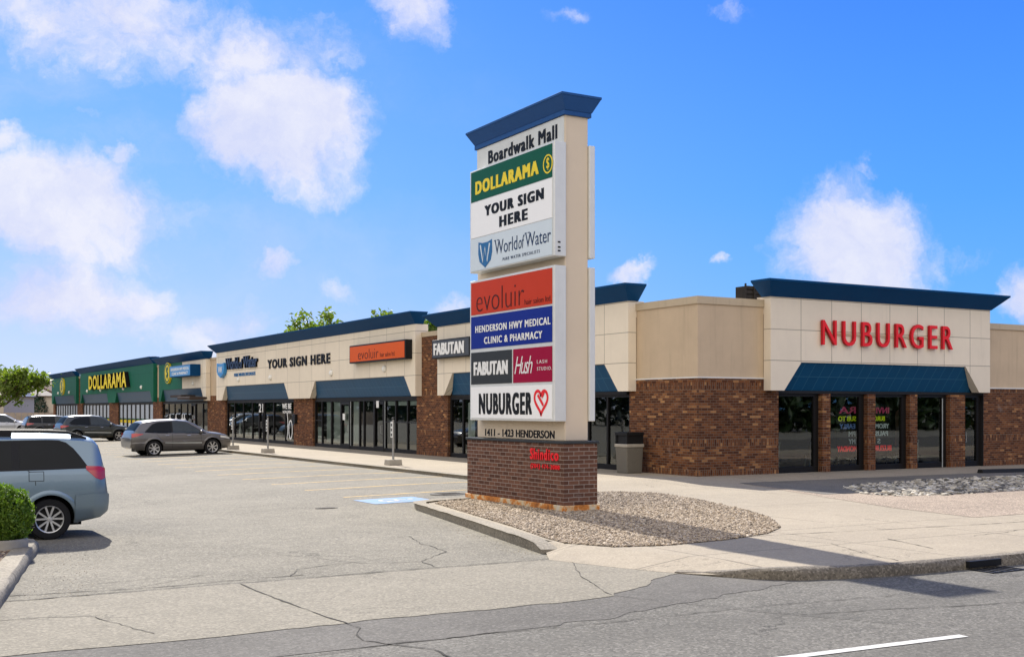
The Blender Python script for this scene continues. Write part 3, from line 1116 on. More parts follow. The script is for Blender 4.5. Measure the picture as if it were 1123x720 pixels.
crack_strip([(13.2, 9.6), (16, 9.2), (20, 9.3)], .03, 10, .0055)
crack_strip([(12.0, 14.1), (17.6, 13.45), (19.5, 13.4)], .045, 11, .134, amp=.006)
crack_strip([(12.6, 13.9), (12.9, 12.7), (12.5, 11.8), (12.2, 10.8)], .025, 12, .134)
crack_strip([(14.1, 12.7), (13.7, 11.5)], .05, 13, .134, amp=.01)
crack_strip([(15.6, 12.3), (17.4, 12.6), (19.5, 12.0), (22, 12.2)], .03, 14, .134)
crack_strip([(-6, 14.45), (-1, 14.32), (1.9, 14.4), (3.0, 14.25), (5.2, 14.35)], .05, 31, .0095, amp=.03)
crack_strip([(5.0, 14.3), (5.3, 14.9), (6.4, 15.2)], .03, 32, .009)
crack_strip([(1.0, 12.9), (2.2, 12.6), (2.6, 11.3)], .025, 33, .0145)
crack_strip([(-3, 8.7), (1.2, 8.5), (4.6, 8.75)], .04, 34, .0055)
crack_strip([(10.0, 20.2), (9.0, 20.8), (8.9, 19.8), (9.6, 19.0)], .018, 15, .03)


def drain(x, y, rx, ry, label):
    mb = MB()
    z = lotz(x, y)
    mb.lathe([(0, .012), (.86, .012), (.9, .006), (1.0, .010), (1.0, -.02)], lambda a, b, h: (x + a * rx, y + b * ry, z + h), 28)
    for i in range(-3, 4):
        mb.box(x - rx * .6, x + rx * .6, y + i * ry * .2 - .012, y + i * ry * .2 + .012, z + .0125, z + .017)
    o = mb.build('drain_cover', M['patch'])
    tag(o, label, 'drain cover')


drain(12.9, 25.3, .5, .42, 'dark round drain cover just right of the blue painted bay')
drain(9.1, 23.7, .26, .14, 'dark round drain cover in open asphalt left of the blue painted bay')

# ------------------------------------------------------------------ the strip mall
mall = thing('strip_mall', (21.5, 26.4, .19), 'long single storey brick and cream shopping strip with navy cornices', 'building')
WX, SY = 21.5, 26.4          # wall planes
FX, FY = 21.2, 26.1          # fascia planes
ROOF = 5.0


def part(mb, name, mat, smooth=None, bevel=0, parent=None):
    return mb.build(name, mat, parent or mall, smooth=smooth, bevel=bevel)


# openings between piers on the west side: (Y low, Y high)
WEST_OPEN = [(29.75, 42.35), (45.3, 57.96), (60.92, 73.9), (78.1, 91.0), (93.75, 107.2), (111.0, 124.7), (127.57, 142.0)]
WEST_PIER = [(42.35, 45.3), (57.96, 60.92), (73.9, 78.1), (91.0, 93.75), (107.2, 111.0), (124.7, 127.57), (142.0, 143.3)]
FULL = {(42.35, 45.3): 5.2, (124.7, 127.57): 5.3}
for p in WEST_PIER:
    h = FULL.get(p, 3.02)
    b = MB()
    b.box(WX, WX + .5, p[0], p[1], .12, h)
    part(b, 'brick_pier', M['brick'])
    if p in FULL:
        b = MB()
        b.box(WX - .03, WX + .5, p[0] - .0, p[1], h + .002, h + .2)
        part(b, 'parapet_cap', M['cap'])
    elif p != WEST_PIER[1] and p != WEST_PIER[4] and p != WEST_PIER[6]:
        b = MB()
        b.box(WX + .02, WX + .5, p[0], p[1], h + .002, 5.4)
        part(b, 'stucco_wall', M['stucco'])
        b = MB()
        b.box(WX - .03, WX + .5, p[0], p[1], 5.402, 5.55)
        part(b, 'parapet_cap', M['cap'])
# corner wall
b = MB()
b.box(WX, WX + .5, SY, 29.75, .12, 3.06)
b.box(WX + .502, 24.62, SY, SY + .5, .12, 3.06)
part(b, 'brick_wall', M['brick'])
b = MB()
b.box(WX + .02, WX + .5, SY + .02, 29.75, 3.062, 5.2)
b.box(WX + .502, 24.62, SY + .02, SY + .5, 3.062, 5.2)
part(b, 'stucco_wall', M['stucco'])
b = MB()
b.box(WX - .02, WX + .1, SY - .02, 29.6, 3.045, 3.085)
b.box(WX + .102, 24.1, SY - .02, SY + .1, 3.045, 3.085)
part(b, 'flashing', M['flash'])
b = MB()
b.box(WX - .025, WX + .52, SY - .025, 29.75, 5.202, 5.42)
b.box(WX + .522, 24.6, SY - .025, SY + .52, 5.202, 5.42)
part(b, 'parapet_cap', M['cap'])
# right wall
b = MB()
b.box(34.0, 62, SY, SY + .5, .12, 2.86)
part(b, 'brick_wall', M['brick'])
b = MB()
b.box(34.0, 62, SY + .02, SY + .5, 2.862, 4.9)
part(b, 'stucco_wall', M['stucco'])
b = MB()
b.box(33.9, 62, SY - .02, SY + .1, 2.845, 2.885)
part(b, 'flashing', M['flash'])
b = MB()
b.box(33.6, 62, SY - .025, SY + .52, 4.902, 5.1)
part(b, 'parapet_cap', M['cap'])
# roof slab, far ends and back walls
b = MB()
b.add([(21.9, 26.8, ROOF), (61.9, 26.8, ROOF), (61.9, 143.2, ROOF), (21.9, 143.2, ROOF)], [(0, 1, 2, 3)])
part(b, 'roof', M['roof'])
b = MB()
b.box(22.002, 62, 142.9, 143.3, -.05, 5.3)
b.box(61.6, 62, 26.95, 142.85, -.05, 5.1)
part(b, 'back_wall', M['brick'])
# shop interiors: floor, ceiling and rear partition
b = MB()
b.add([(21.7, 26.9, .2), (31, 26.9, .2), (31, 142.8, .2), (21.7, 142.8, .2)], [(0, 1, 2, 3)])
b.add([(31.02, 26.9, .2), (61, 26.9, .2), (61, 34, .2), (31.02, 34, .2)], [(0, 1, 2, 3)])
part(b, 'shop_floor', M['inside_floor'])
b = MB()
b.add([(21.9, 26.9, 3.1), (61, 26.9, 3.1), (61, 142.8, 3.1), (21.9, 142.8, 3.1)], [(0, 3, 2, 1)])
part(b, 'shop_ceiling', M['inside'])
b = MB()
b.box(31, 31.1, 36, 142.8, .2, 3.09)
b.box(23, 61, 35, 35.1, .2, 3.09)
for y in (43.8, 59.4, 76, 92, 126):
    b.box(22.1, 30.9, y, y + .1, .2, 3.09)
part(b, 'partition_wall', M['inside'])


def fascia(y0, y1, ztop, opens, mat, extra=None, cornice=True, mats=None, aw=None, far_return=True):
    """cream or green band over the shop windows with cut-outs for the sloping awnings; faces -X"""
    poly = [(y0, 2.7)]
    for a, b_ in opens:
        poly += [(a, 2.7), (a + .75, 3.57), (b_ - .75, 3.57), (b_, 2.7)]
    poly += [(y1, 2.7), (y1, ztop), (y0, ztop)]
    bands_ = [(mat, poly)]
    if extra:
        ys, mat2 = extra                       # second colour beyond ys
        bands_ = []
        lo = [p for p in poly if p[0] <= ys]
        lo = [(y0, 2.7), (opens[0][0], 2.7), (opens[0][0] + .75, 3.57), (ys, 3.57), (ys, ztop), (y0, ztop)]
        hi = [(ys + .003, 3.57), (opens[0][1] - .75, 3.57), (opens[0][1], 2.7), (y1, 2.7), (y1, ztop), (ys + .003, ztop)]
        bands_ = [(mat, lo), (mat2, hi)]
    first = None
    for m_, pl in bands_:
        k = MB()
        k.prism(pl, lambda p: (FX, p[0], p[1]), lambda p: (WX - .002, p[0], p[1]))
        o = part(k, 'fascia', m_)
        first = first or o
    k = MB()
    k.box(WX, 21.8, y0, y1, 5.0, ztop)         # parapet depth behind the band
    part(k, 'parapet', mat)
    if cornice:
        k = MB()
        e = .45
        k.frustum((FX - .03, 21.56, y0 - .03, y1 + .03), ztop + .002, (FX - e, 21.56, y0 - e, y1 + e), ztop + .44)
        k.box(FX - e - .012, 21.562, y0 - e - .012, y1 + e + .012, ztop + .4405, ztop + .50)
        part(k, 'cornice', M['navy'])
    for a, b_ in opens:
        k = MB()
        x0, x1 = FX + .05, WX + .06
        v = [(x0, a + .755, 3.568), (x0, b_ - .755, 3.568), (x1, b_ - .02, 2.71), (x1, a + .02, 2.71)]
        t_ = [(p[0] + .05, p[1], p[2]) for p in v]
        k.add(v + t_, [(0, 1, 2, 3), (7, 6, 5, 4), (0, 4, 5, 1), (2, 6, 7, 3)])
        part(k, 'awning', aw or M['awning'])
        k = MB()
        k.box(WX + .03, WX + .3, a, b_, 2.6, 2.705)
        part(k, 'lintel', M['lintel'])
    return first


def wall_lamp(y, z, on):
    k = MB()
    k.lathe([(0, .13), (.06, .125), (.11, .10), (.15, .055), (.16, .0), (.17, -.0)], lambda a, b_, h: (FX - h, y + a, z + b_), 18)
    o = k.build('wall_lamp', M['lamp'], on, smooth=60)


fab = fascia(29.4, 42.7, 5.5, [(29.95, 42.1)], M['cream'])
fA = fascia(44.8, 74.9, 5.76, [(45.2, 57.6), (60.9, 73.6)], M['cream'])
for y, z in ((70.0, 3.95), (63.9, 3.92), (54.5, 3.92), (48.0, 3.94)):
    wall_lamp(y, z, fA)
f3 = fascia(77.4, 90.6, 5.5, [(77.9, 90.1)], M['cream'], extra=(83.6, M['green']), aw=M['awning_grey'])
wall_lamp(80.5, 3.9, f3)
f2 = fascia(92.4, 124.2, 5.7, [(92.8, 107.0), (109.9, 123.8)], M['green'], aw=M['awning_grey'])
for y in (120.2, 113.4, 103.3, 96.5):
    wall_lamp(y, 3.9, f2)
f1 = fascia(126.6, 142.4, 5.55, [(127.2, 141.6)], M['green'], aw=M['awning_grey'])
for y in (137.7, 130.6, 134.5):
    wall_lamp(y, 3.9, f1)

# restaurant bay on the street side, faces -Y
sb = MB()
poly = [(24.03, 2.7), (24.57, 2.7), (25.27, 3.56), (32.7, 3.56), (33.4, 2.7), (33.95, 2.7), (33.95, 5.5), (24.03, 5.5)]
sb.prism(poly, lambda p: (p[0], FY, p[1]), lambda p: (p[0], SY - .002, p[1]))
fS = part(sb, 'fascia', M['cream_b'])
k = MB()
k.box(24.03, 33.95, SY, 26.7, 5.0, 5.5)
part(k, 'parapet', M['cream_b'])
k = MB()
k.frustum((24.0, 33.98, FY - .03, 26.46), 5.502, (23.58, 34.4, FY - .45, 26.46), 5.92)
k.box(23.568, 34.412, FY - .462, 26.462, 5.9205, 5.98)
part(k, 'cornice', M['navy'])
k = MB()
v = [(25.275, FY + .05, 3.558), (32.695, FY + .05, 3.558), (33.38, SY + .06, 2.71), (24.59, SY + .06, 2.71)]
k.add(v + [(p[0], p[1] + .05, p[2]) for p in v], [(0, 1, 2, 3), (7, 6, 5, 4), (0, 4, 5, 1), (2, 6, 7, 3)])
part(k, 'awning', M['awning'])
k = MB()
k.box(24.62, 34.0, SY + .03, SY + .3, 2.62, 2.705)
part(k, 'lintel', M['lintel'])
S_PIER = [(26.38, 26.72), (28.36, 28.7), (30.3, 30.64), (32.24, 32.98)]
for a, b_ in S_PIER:
    k = MB()
    k.box(a, b_, SY - .06, SY + .32, .12, 2.618)
    part(k, 'brick_pier', M['brick'])


# storefront frames and glass
def storefront_west(y0, y1, mull, doors=(), sill=.36, gx=WX + .14, transom=None, blinds=(), light_edges=()):
    k = MB()
    fd = (gx - .05, gx + .07)
    k.box(*fd, y0, y1, .19, sill)
    k.box(*fd, y0, y1, 2.52, 2.6)
    cuts = [y0] + sorted(mull) + [y1]
    for m_ in cuts:
        a, b_ = (m_, m_ + .1) if m_ == y0 else ((m_ - .1, m_) if m_ == y1 else (m_ - .045, m_ + .045))
        k.box(fd[0], fd[1], a, b_, sill + .001, 2.519)
    if transom:
        for (ta, tb, tz) in transom:
            k.box(fd[0] + .006, fd[1] - .006, ta, tb, tz - .025, tz + .025)
    w = part(k, 'window_frame', M['frame'])
    g = MB()
    g.add([(gx, y0 + .02, .3), (gx, y1 - .02, .3), (gx, y1 - .02, 2.54), (gx, y0 + .02, 2.54)], [(3, 2, 1, 0)])
    g.build('pane', M['glass'], w, recalc=False)
    for a, b_, z0, z1 in blinds:
        k = MB()
        n = max(2, int((b_ - a) / .09))
        for i in range(n):
            ya, yb = a + (b_ - a) * i / n, a + (b_ - a) * (i + 1) / n - .004
            k.box(gx + .075 + .008 * (i % 2), gx + .085 + .008 * (i % 2), ya, yb, z0, z1)
        k.build('curtain', M['blind'], w)
    for a, b_ in doors:
        k = MB()
        for (p, q, r_, s_) in ((a, b_, .2, .42), (a, b_, 2.36, 2.5), (a, a + .11, .421, 2.359), (b_ - .11, b_, .421, 2.359)):
            k.box(gx - .075, gx - .012, p, q, r_, s_)
        d = part(k, 'door', M['frame'])
        k = MB()
        k.path([(gx - .08, a + .16, 1.0), (gx - .15, a + .16, 1.02), (gx - .15, a + .16, 1.38), (gx - .08, a + .16, 1.4)], .016)
        k.build('handle', M['steel'], d)
    for yy in light_edges:
        k = MB()
        k.box(fd[0] - .012, fd[0] - .002, yy - .02, yy + .02, sill, 2.5)
        k.build('edge_trim', M['frame_light'], w)
    return w


storefront_west(29.8, 42.3, [31.1, 32.2, 34.2, 36.2, 38.2, 40.0, 41.2], [(36.25, 37.2)], blinds=[(40.4, 41.0, .5, 2.4)])
wA2 = storefront_west(45.35, 57.9, [46.45, 47.7, 48.9, 50.15, 51.35, 51.9, 53.0, 54.3, 55.58, 56.88], [(53.05, 54.25), (48.95, 50.1)],
                      transom=[(45.4, 48.9, 1.55), (56.9, 57.8, 1.55)],
                      blinds=[(55.65, 56.5, .45, 2.5), (54.4, 55.5, .45, 2.5), (53.15, 54.1, .45, 2.3), (51.95, 52.9, .45, 2.5), (45.5, 48.8, 2.3, 2.5), (57.0, 57.8, .45, 1.2)], light_edges=[48.85, 52.95])
wA1 = storefront_west(60.97, 73.8, [62.6, 64.6, 66.3, 67.3, 68.6, 70.4, 72.2], [(66.4, 67.25)])
w3 = storefront_west(78.15, 90.95, [79.6, 81.4, 82.6, 83.8, 85.6, 87.4, 89.2], [(81.45, 82.55)])


def strip_window(y0, y1, n):
    gx = WX + .14
    ms = [y0 + (y1 - y0) * i / n for i in range(1, n)]
    w = storefront_west(y0, y1, ms)
    k = MB()
    k.box(gx - .014, gx - .008, y0 + .1, y1 - .1, 1.34, 2.5)
    k.build('window_film', M['film'], w)
    for i in range(n):
        a = y0 + (y1 - y0) * (i + .2) / n
        b_ = y0 + (y1 - y0) * (i + .8) / n
        k = MB()
        k.box(gx - .014, gx - .008, a, b_, .45, .93)
        k.build('goods_poster', M['vinyl'] if i % 2 else M['film'], w)
    k = MB()
    k.box(gx - .014, gx - .008, y0 + .12, y1 - .12, .95, 1.2)
    k.build('yellow_band', M['yellow_film'], w)
    k = MB()
    k.box(gx - .014, gx - .008, y0 + .12, y1 - .12, 1.201, 1.335)
    k.build('green_band', M['sign_green'], w)
    for m_ in [y0 + .17] + ms + [y1 - .17]:
        k = MB()
        k.box(gx - .075, gx - .052, m_ - .16, m_ + .16, .36, 2.52)
        k.build('bar', M['frame'], w)


strip_window(93.8, 107.1, 8)
strip_window(111.1, 124.6, 8)
strip_window(127.7, 141.8, 9)

# restaurant windows between the brick piers
SG = SY + .16
for (a, b_) in ((24.64, 26.37), (26.73, 28.35), (28.71, 30.29), (30.65, 32.23), (32.99, 33.98)):
    k = MB()
    f0, f1 = SG - .05, SG + .07
    k.box(a, b_, f0, f1, .17, .37)
    k.box(a, b_, f0, f1, 2.53, 2.618)
    k.box(a, a + .07, f0, f1, .371, 2.529)
    k.box(b_ - .2, b_, f0, f1, .371, 2.529)
    w = part(k, 'window_frame', M['frame'])
    g = MB()
    g.add([(a + .03, SG, .33), (b_ - .05, SG, .33), (b_ - .05, SG, 2.56), (a + .03, SG, 2.56)], [(0, 1, 2, 3)])
    g.build('pane', M['glass'], w, recalc=False)
    if abs(a - 30.65) < .01:
        k = MB()
        k.box(b_ - .2, b_ - .165, f0 - .012, f0 - .002, .2, 2.5)
        k.build('edge_trim', M['frame_light'], w)
    if abs(a - 32.99) < .01:
        k = MB()
        k.path([(a + .18, f0 - .003, 1.0), (a + .18, f0 - .07, 1.02), (a + .18, f0 - .07, 1.35), (a + .18, f0 - .003, 1.37)], .016)
        k.build('handle', M['steel'], w)
k = MB()
k.box(33.985, 34.0, SY + .0, SY + .32, .15, 2.7)
part(k, 'jamb', M['lintel'])

# window writing
gx = WX + .06
lettering('WE BE', west(gx, 63.0, 2.15), 1.55, .3, M['vinyl'], wA1, .004, bold=.03)
lettering('NOW OPEN', west(gx, 62.9, 1.9), 1.4, .16, M['vinyl'], wA1, .004, bold=.02)
lettering('21', west(gx, 67.2, 1.95), .8, .5, M['vinyl'], wA1, .004, bold=.03)
lettering('1', west(gx, 82.1, 1.4), .1, .3, M['vinyl'], w3, .004, bold=.03)
for yy in (89.0, 87.2, 85.4, 84.8):
    k = MB()
    k.box(gx - .004, gx, yy - .75, yy - .1, 1.35, 1.47)
    k.box(gx - .004, gx, yy - .5, yy - .3, 1.472, 1.75)
    k.build('vinyl_decal', M['vinyl'], w3)
stroke([[(.0, .0), (.12, .35), (.18, .8), (.12, 1.2), (.02, 1.5)]], .09, west(gx, 62.2, .45), .004, M['vinyl'], wA1, 'vinyl_arc', closed=False)
stroke([oval(0, 0, .28, .5, 24)], .1, west(gx, 61.6, 1.0), .004, M['vinyl'], wA1, 'vinyl_ring')
for yy, z0, z1 in ((70.0, .5, .9), (69.2, .5, 1.1), (68.0, .5, .8), (71.4, .5, 1.3)):
    k = MB()
    k.box(gx + .12, gx + .3, yy - .18, yy + .18, z0, z1)
    k.build('white_box', M['vinyl'], wA1, bevel=.03)  # plain white boxes added low behind the panes as bright content
k = MB()
k.box(WX - .16, WX - .001, 60.3, 60.8, 1.35, 1.85)
part(k, 'mailbox', M['black'], bevel=.02)
# small notices on the salon doors
for yy, zz in ((53.75, 1.6), (49.6, 2.2)):
    k = MB()
    k.box(gx - .02, gx - .016, yy - .14, yy + .14, zz, zz + .32)
    k.build('notice', M['white'], wA2)

# entrance canopy of the third bay
k = MB()
k.box(FX - 1.1, FX + .1, 77.4, 80.6, 2.78, 2.96)
k.box(FX - .9, FX + .1, 80.4, 83.4, 2.96, 3.12)
part(k, 'entrance_canopy', plain('brown_canopy', (.06, .045, .04), .7), bevel=.02)
# rooftop equipment
k = MB()
k.box(26, 31, 128, 134, ROOF + .01, 6.5)
o = k.build('rooftop_unit', M['stucco'], bevel=.05)
tag(o, 'low beige rooftop unit behind the far green parapets', 'rooftop unit')
k = MB()
k.box(25.62, 30, 29.05, 29.5, 5.02, 6.16)
for i in range(8):
    k.box(25.6, 30, 29.0, 29.045, 5.02 + i * .15, 5.12 + i * .15)
for i in range(12):
    k.box(25.56 + i * .37, 25.6 + i * .37, 28.94, 28.995, 5.02, 6.24)
o = k.build('rooftop_screen', plain('dark_screen', (.035, .03, .025), .8, var=.5, scale=9))
tag(o, 'dark slatted rooftop screen peeking out left of the restaurant cornice', 'rooftop screen')
k = MB()
k.tube((26, 118, 5.0), (26, 118, 6.75), .06)
k.tube((26, 118, 6.75), (26, 118, 6.95), .35, .3)
k.tube((26, 116, 5.0), (26, 116, 6.6), .05)
k.tube((26, 116, 6.6), (26, 116, 6.75), .28, .2)
# one vent each
for y, h in ((113.0, 7.15), (115.5, 7.0)):
    k = MB()
    k.tube((26, y, 5.0), (26, y, h - .15), .07)
    k.tube((26, y, h - .15), (26, y, h), .38, .25)
    o = k.build('roof_vent', M['steel'], smooth=40)
    tag(o, 'small capped roof vent above the middle green parapet, ' + ('the right hand one' if y == 113.0 else 'the left hand one'), 'roof vent', 'roof vents above the green parapet')

# ------------------------------------------------------------------ signs on the building
def wall_sign(name, y, z, label, cat='sign'):
    return thing(name, (FX, y, z), label, cat)


# channel letters of the restaurant
s = thing('channel_letter_sign', (26.03, FY, 4.1), 'big red raised letters over the restaurant windows on the corner bay', 'sign')
k = MB()
k.box(26.05, 31.9, FY - .03, FY - .002, 4.42, 4.5)
k.build('raceway', M['cap'], s)
lettering('NUBURGER', south(26.03, FY - .035, 4.1), 5.9, .78, M['red_ink'], s, .09, side=plain('red_return', (.48, .016, .022), .4), bold=.002, space=1.34, split=True, res=4)

s = wall_sign('letter_sign', 54.7, 4.4, 'black raised letters reading YOUR SIGN HERE on cream panels')
lettering('YOUR SIGN HERE', west(FX, 64.4, 4.42), 9.75, .52, M['ink'], s, .05, bold=.03, space=1.22, split=True)

s = wall_sign('box_sign', 45.1, 4.3, 'orange box sign of the hair salon above its windows')
k = MB()
k.box(FX - .32, FX - .002, 45.1, 51.4, 4.28, 5.12)
k.build('box', M['black'], s, bevel=.02)
k = MB()
k.box(FX - .332, FX - .321, 45.2, 51.3, 4.35, 5.05)
fc = k.build('sign_face', M['orange'], s)
lettering('evoluir', west(FX - .332, 50.3, 4.43), 2.35, .45, M['ink_brown'], fc, .004, bold=-.012)
lettering('hair salon ltd.', west(FX - .332, 47.75, 4.46), 1.6, .2, M['ink_brown'], fc, .004, bold=-.006)

s = wall_sign('box_sign', 40.9, 4.2, 'dark grey box sign with white letters beside the brick pier')
k = MB()
k.box(FX - .3, FX - .002, 39.3, 42.6, 4.17, 4.93)
k.build('box', M['black'], s, bevel=.02)
k = MB()
k.box(FX - .312, FX - .301, 39.38, 42.52, 4.22, 4.88)
fc = k.build('sign_face', plain('slate_face', (.07, .075, .085), .35), s)
lettering('FABUTAN', west(FX - .312, 42.4, 4.31), 2.65, .48, M['white_ink'], fc, .015, bold=.045, space=1.12, split=False)

s = wall_sign('box_sign', 78.7, 4.4, 'light blue box sign of the pharmacy over the far entrance')
k = MB()
k.box(FX - .7, FX - .002, 78.7, 84.3, 4.38, 5.18)
k.build('box', M['navy'], s, bevel=.02)
k = MB()
k.box(FX - .712, FX - .701, 78.75, 84.25, 4.43, 5.13)
fc = k.build('sign_face', M['sky_sign'], s)
lettering('HENDERSON HWY MEDICAL', west(FX - .712, 84.0, 4.82), 5.0, .2, M['white_ink'], fc, .004, bold=.025)
lettering('CLINIC & PHARMACY', west(FX - .712, 83.7, 4.52), 4.4, .2, M['white_ink'], fc, .004, bold=.025)

s = wall_sign('letter_sign', 100.5, 3.95, 'big yellow raised letters on the long green fascia')
lettering('DOLLARAMA', west(FX, 117.6, 3.97), 17.0, 1.34, M['yellow_ink'], s, .35, side=M['ink'], bold=.035, space=1.15, split=True)


def dollar_emblem(y, z, ry, rz, label):
    s = wall_sign('oval_emblem', y, z, label, 'emblem')
    fn = west(FX, y, z)
    shape(oval(0, 0, ry, rz), fn, .14, M['yellow_ink'], s, 'badge')
    stroke([oval(0, 0, ry * .82, rz * .86)], ry * .14, fn, .012, M['sign_green'], s, 'ring', w0=.1425)
    lettering('$', lambda u, v, w: fn(u - ry * .33, v - rz * .62, w + .142), ry * .66, rz * 1.24, M['sign_green'], s, .012, bold=.05)


dollar_emblem(87.4, 4.8, .9, .78, 'yellow oval emblem on the green half of the pharmacy fascia')
dollar_emblem(134.6, 4.6, 1.3, .92, 'yellow oval emblem on the farthest green fascia')

s = wall_sign('letter_sign', 66.1, 4.2, 'dark blue raised letters with pale blue shield for the water shop')
SH = [(0, 0), (.35, -.06), (.85, -.06), (1.2, 0), (1.22, -.45), (1.1, -.75), (.6, -1.0), (.1, -.75), (-.02, -.45)]
sh_ = [(p[0] * 1.3, p[1] * .95) for p in SH]
shape(sh_, west(FX, 74.05, 5.06), .22, M['sky_sign'], s, 'shield', bevel=.02)
lettering('W', west(FX - .224, 73.75, 4.42), .95, .42, M['white_ink'], s, .01, bold=.01)
lettering('World', west(FX, 72.5, 4.6), 2.65, .72, M['navy_ink'], s, .12, bold=.03, name='word', side=M['ink'])
lettering('of', west(FX, 69.7, 4.6), .75, .6, M['navy_ink'], s, .12, bold=.02, name='word', side=M['ink'])
lettering('Water', west(FX, 68.8, 4.6), 2.7, .72, M['navy_ink'], s, .12, bold=.03, name='word', side=M['ink'])
lettering('PURE WATER SPECIALISTS', west(FX, 70.9, 4.14), 4.2, .2, M['blue_ink'], s, .03, bold=.01)

# ------------------------------------------------------------------ pylon sign
py = thing('pylon_sign', (12.65, 21.15, .137), 'tall beige pylon sign with stacked tenant panels on a brick base', 'sign')
k = MB()
k.box(12.27, 13.07, 19.17, 23.2, .255, 1.46)
base = k.build('brick_base', M['sign_brick'], py, bevel=.008)
k = MB()
k.box(12.24, 13.1, 19.14, 23.23, 1.462, 1.51)
k.build('cap', M['sign_dark'], base, bevel=.008)
k = MB()
k.box(12.235, 13.105, 19.135, 23.235, .10, .2535)
k.build('flange', M['rust'], base, bevel=.01)
k = MB()
k.box(12.45, 13.0, 19.4, 23.05, 1.512, 8.02)
colm = k.build('column', M['column'], py, bevel=.02)
k = MB()
k.frustum((12.45 - .03, 13.0 + .06, 19.4 - .06, 23.05 + .06), 8.062, (12.45 - .19, 13.0 + .19, 19.4 - .19, 23.05 + .19), 8.32)
k.box(12.45 - .2, 13.2, 19.2, 23.25, 8.3205, 8.37)
k.box(12.45 - .05, 13.05, 19.35, 23.1, 7.97, 8.0605)
k.build('cornice', plain('navy_sign_metal', (.022, .08, .24), .45, var=.08, spec=.1), py, bevel=.006)
# cabinets on both faces
Z_UP, Z_LO = (5.16, 7.42), (1.9, 4.98)
YA, YB = 19.4, 22.83          # right and left edge of the faces
for side_, x0, x1 in ((0, 12.17, 12.448), (1, 13.002, 13.14)):
    for z0, z1 in (Z_UP, Z_LO):
        k = MB()
        k.box(x0, x1, YA - .05, YB + .05, z0, z1)
        k.build('sign_cabinet', M['cabinet'], py, bevel=.015)
XF = 12.168
# header board with the mall's name sits flush on the column
k = MB()
k.box(12.432, 12.449, 19.42, 23.03, 7.43, 7.96)
k.build('header_panel', M['header'], py)
lettering('Boardwalk Mall', west(12.43, 22.5, 7.55), 2.85, .29, M['ink'], colm, .006, bold=.036, space=1.16)
lettering('1411 - 1423 HENDERSON', west(12.45, 22.68, 1.55), 2.9, .16, M['ink'], colm, .006, bold=.03, space=1.05)


def panel(z0, z1, mat, ya=YA, yb=YB):
    k = MB()
    k.box(XF - .008, XF, ya + .02, yb - .02, z0, z1)
    return k.build('sign_panel', mat, py)


F = lambda Y, z: west(XF - .009, Y, z)
p = panel(6.72, 7.38, M['sign_green'])
lettering('DOLLARAMA', F(22.6, 6.86), 2.68, .29, M['yellow_ink'], p, bold=.04, space=1.24)
stroke([oval(-.0, 0, .165, .175, 28)], .03, F(19.55 + .02, 7.0), .004, M['yellow_ink'], p, 'emblem_ring')
lettering('$', lambda u, v, w: F(19.57 + .055, 6.88)(u, v, w), .11, .25, M['yellow_ink'], p, bold=.03)
p = panel(5.92, 6.70, M['sign_white'])
lettering('YOUR SIGN', F(22.18, 6.33), 2.46, .23, M['ink'], p, bold=.048, space=1.26)
lettering('HERE', F(21.53, 6.01), 1.18, .23, M['ink'], p, bold=.048, space=1.26)
p = panel(5.19, 5.90, M['sign_grey'])
shp = [(q[0] * .5, q[1] * .58) for q in SH]
shape(shp, F(22.45, 5.80), .006, M['blue_ink'], p, 'shield')
stroke([[(.09 + .42 * a, -.05 - b_) for a, b_ in ((.0, .02), (.28, .4), (.5, .1), (.72, .4), (1.0, .02))]], .05, F(22.45, 5.80), .004, M['sign_grey'], p, 'shield_mark', closed=False, w0=.009)


def serif_word(word, Y, z, w, h):
    lettering(word, F(Y, z), w, h, M['navy_ink'], p, bold=-.004)
    # serifs: short bars at the foot and head of the capital
    k = MB()
    fn = F(Y, z)
    for u in (0, .12):
        pts = [(u - .03, h - .0), (u + .05, h - .0), (u + .05, h + .018), (u - .03, h + .018)]
        k.add([fn(a, b_, .004) for a, b_ in pts], [(0, 1, 2, 3)])
    k.build('serif', M['navy_ink'], p)


serif_word('World', 21.72, 5.45, .95, .29)
lettering('of', F(20.72, 5.45), .24, .27, M['navy_ink'], p, bold=-.004, shear=.2)
serif_word('Water', 20.44, 5.45, .98, .28)
lettering('PURE WATER SPECIALISTS', F(21.38, 5.28), 1.5, .065, M['navy_ink'], p, space=1.25, bold=-.003)
p = panel(4.22, 4.93, M['sign_red'])
lettering('evoluir', F(22.55, 4.28), 2.05, .48, M['ink_brown'], p, bold=-.02, res=5)
lettering('hair salon ltd.', F(20.47, 4.28), 1.03, .11, M['ink_brown'], p, bold=-.012)
p = panel(3.47, 4.18, M['sign_blue'])
lettering('HENDERSON HWY MEDICAL', F(22.6, 3.82), 3.13, .15, M['white_ink'], p, bold=.026, space=1.18)
lettering('CLINIC & PHARMACY', F(22.2, 3.56), 2.42, .15, M['white_ink'], p, bold=.026, space=1.18)
p = panel(2.69, 3.39, M['sign_dark'], 20.99, YB)
lettering('FABUTAN', F(22.68, 2.88), 1.52, .3, M['white_ink'], p, bold=.05, space=1.12)
p = panel(2.69, 3.39, M['sign_mag'], YA, 20.97)
lettering('Hush', F(20.88, 2.87), .72, .36, M['white_ink'], p, bold=-.006, shear=.42, space=.82, res=5)
lettering('LASH', F(19.98, 3.06), .38, .07, M['white_ink'], p, bold=-.004, space=1.4)
lettering('STUDIO.', F(19.98, 2.92), .56, .07, M['white_ink'], p, bold=-.004, space=1.3)
p = panel(1.95, 2.63, M['sign_white'])
lettering('NUBURGER', F(22.44, 2.03), 2.26, .46, M['ink'], p, bold=.036, space=1.2)
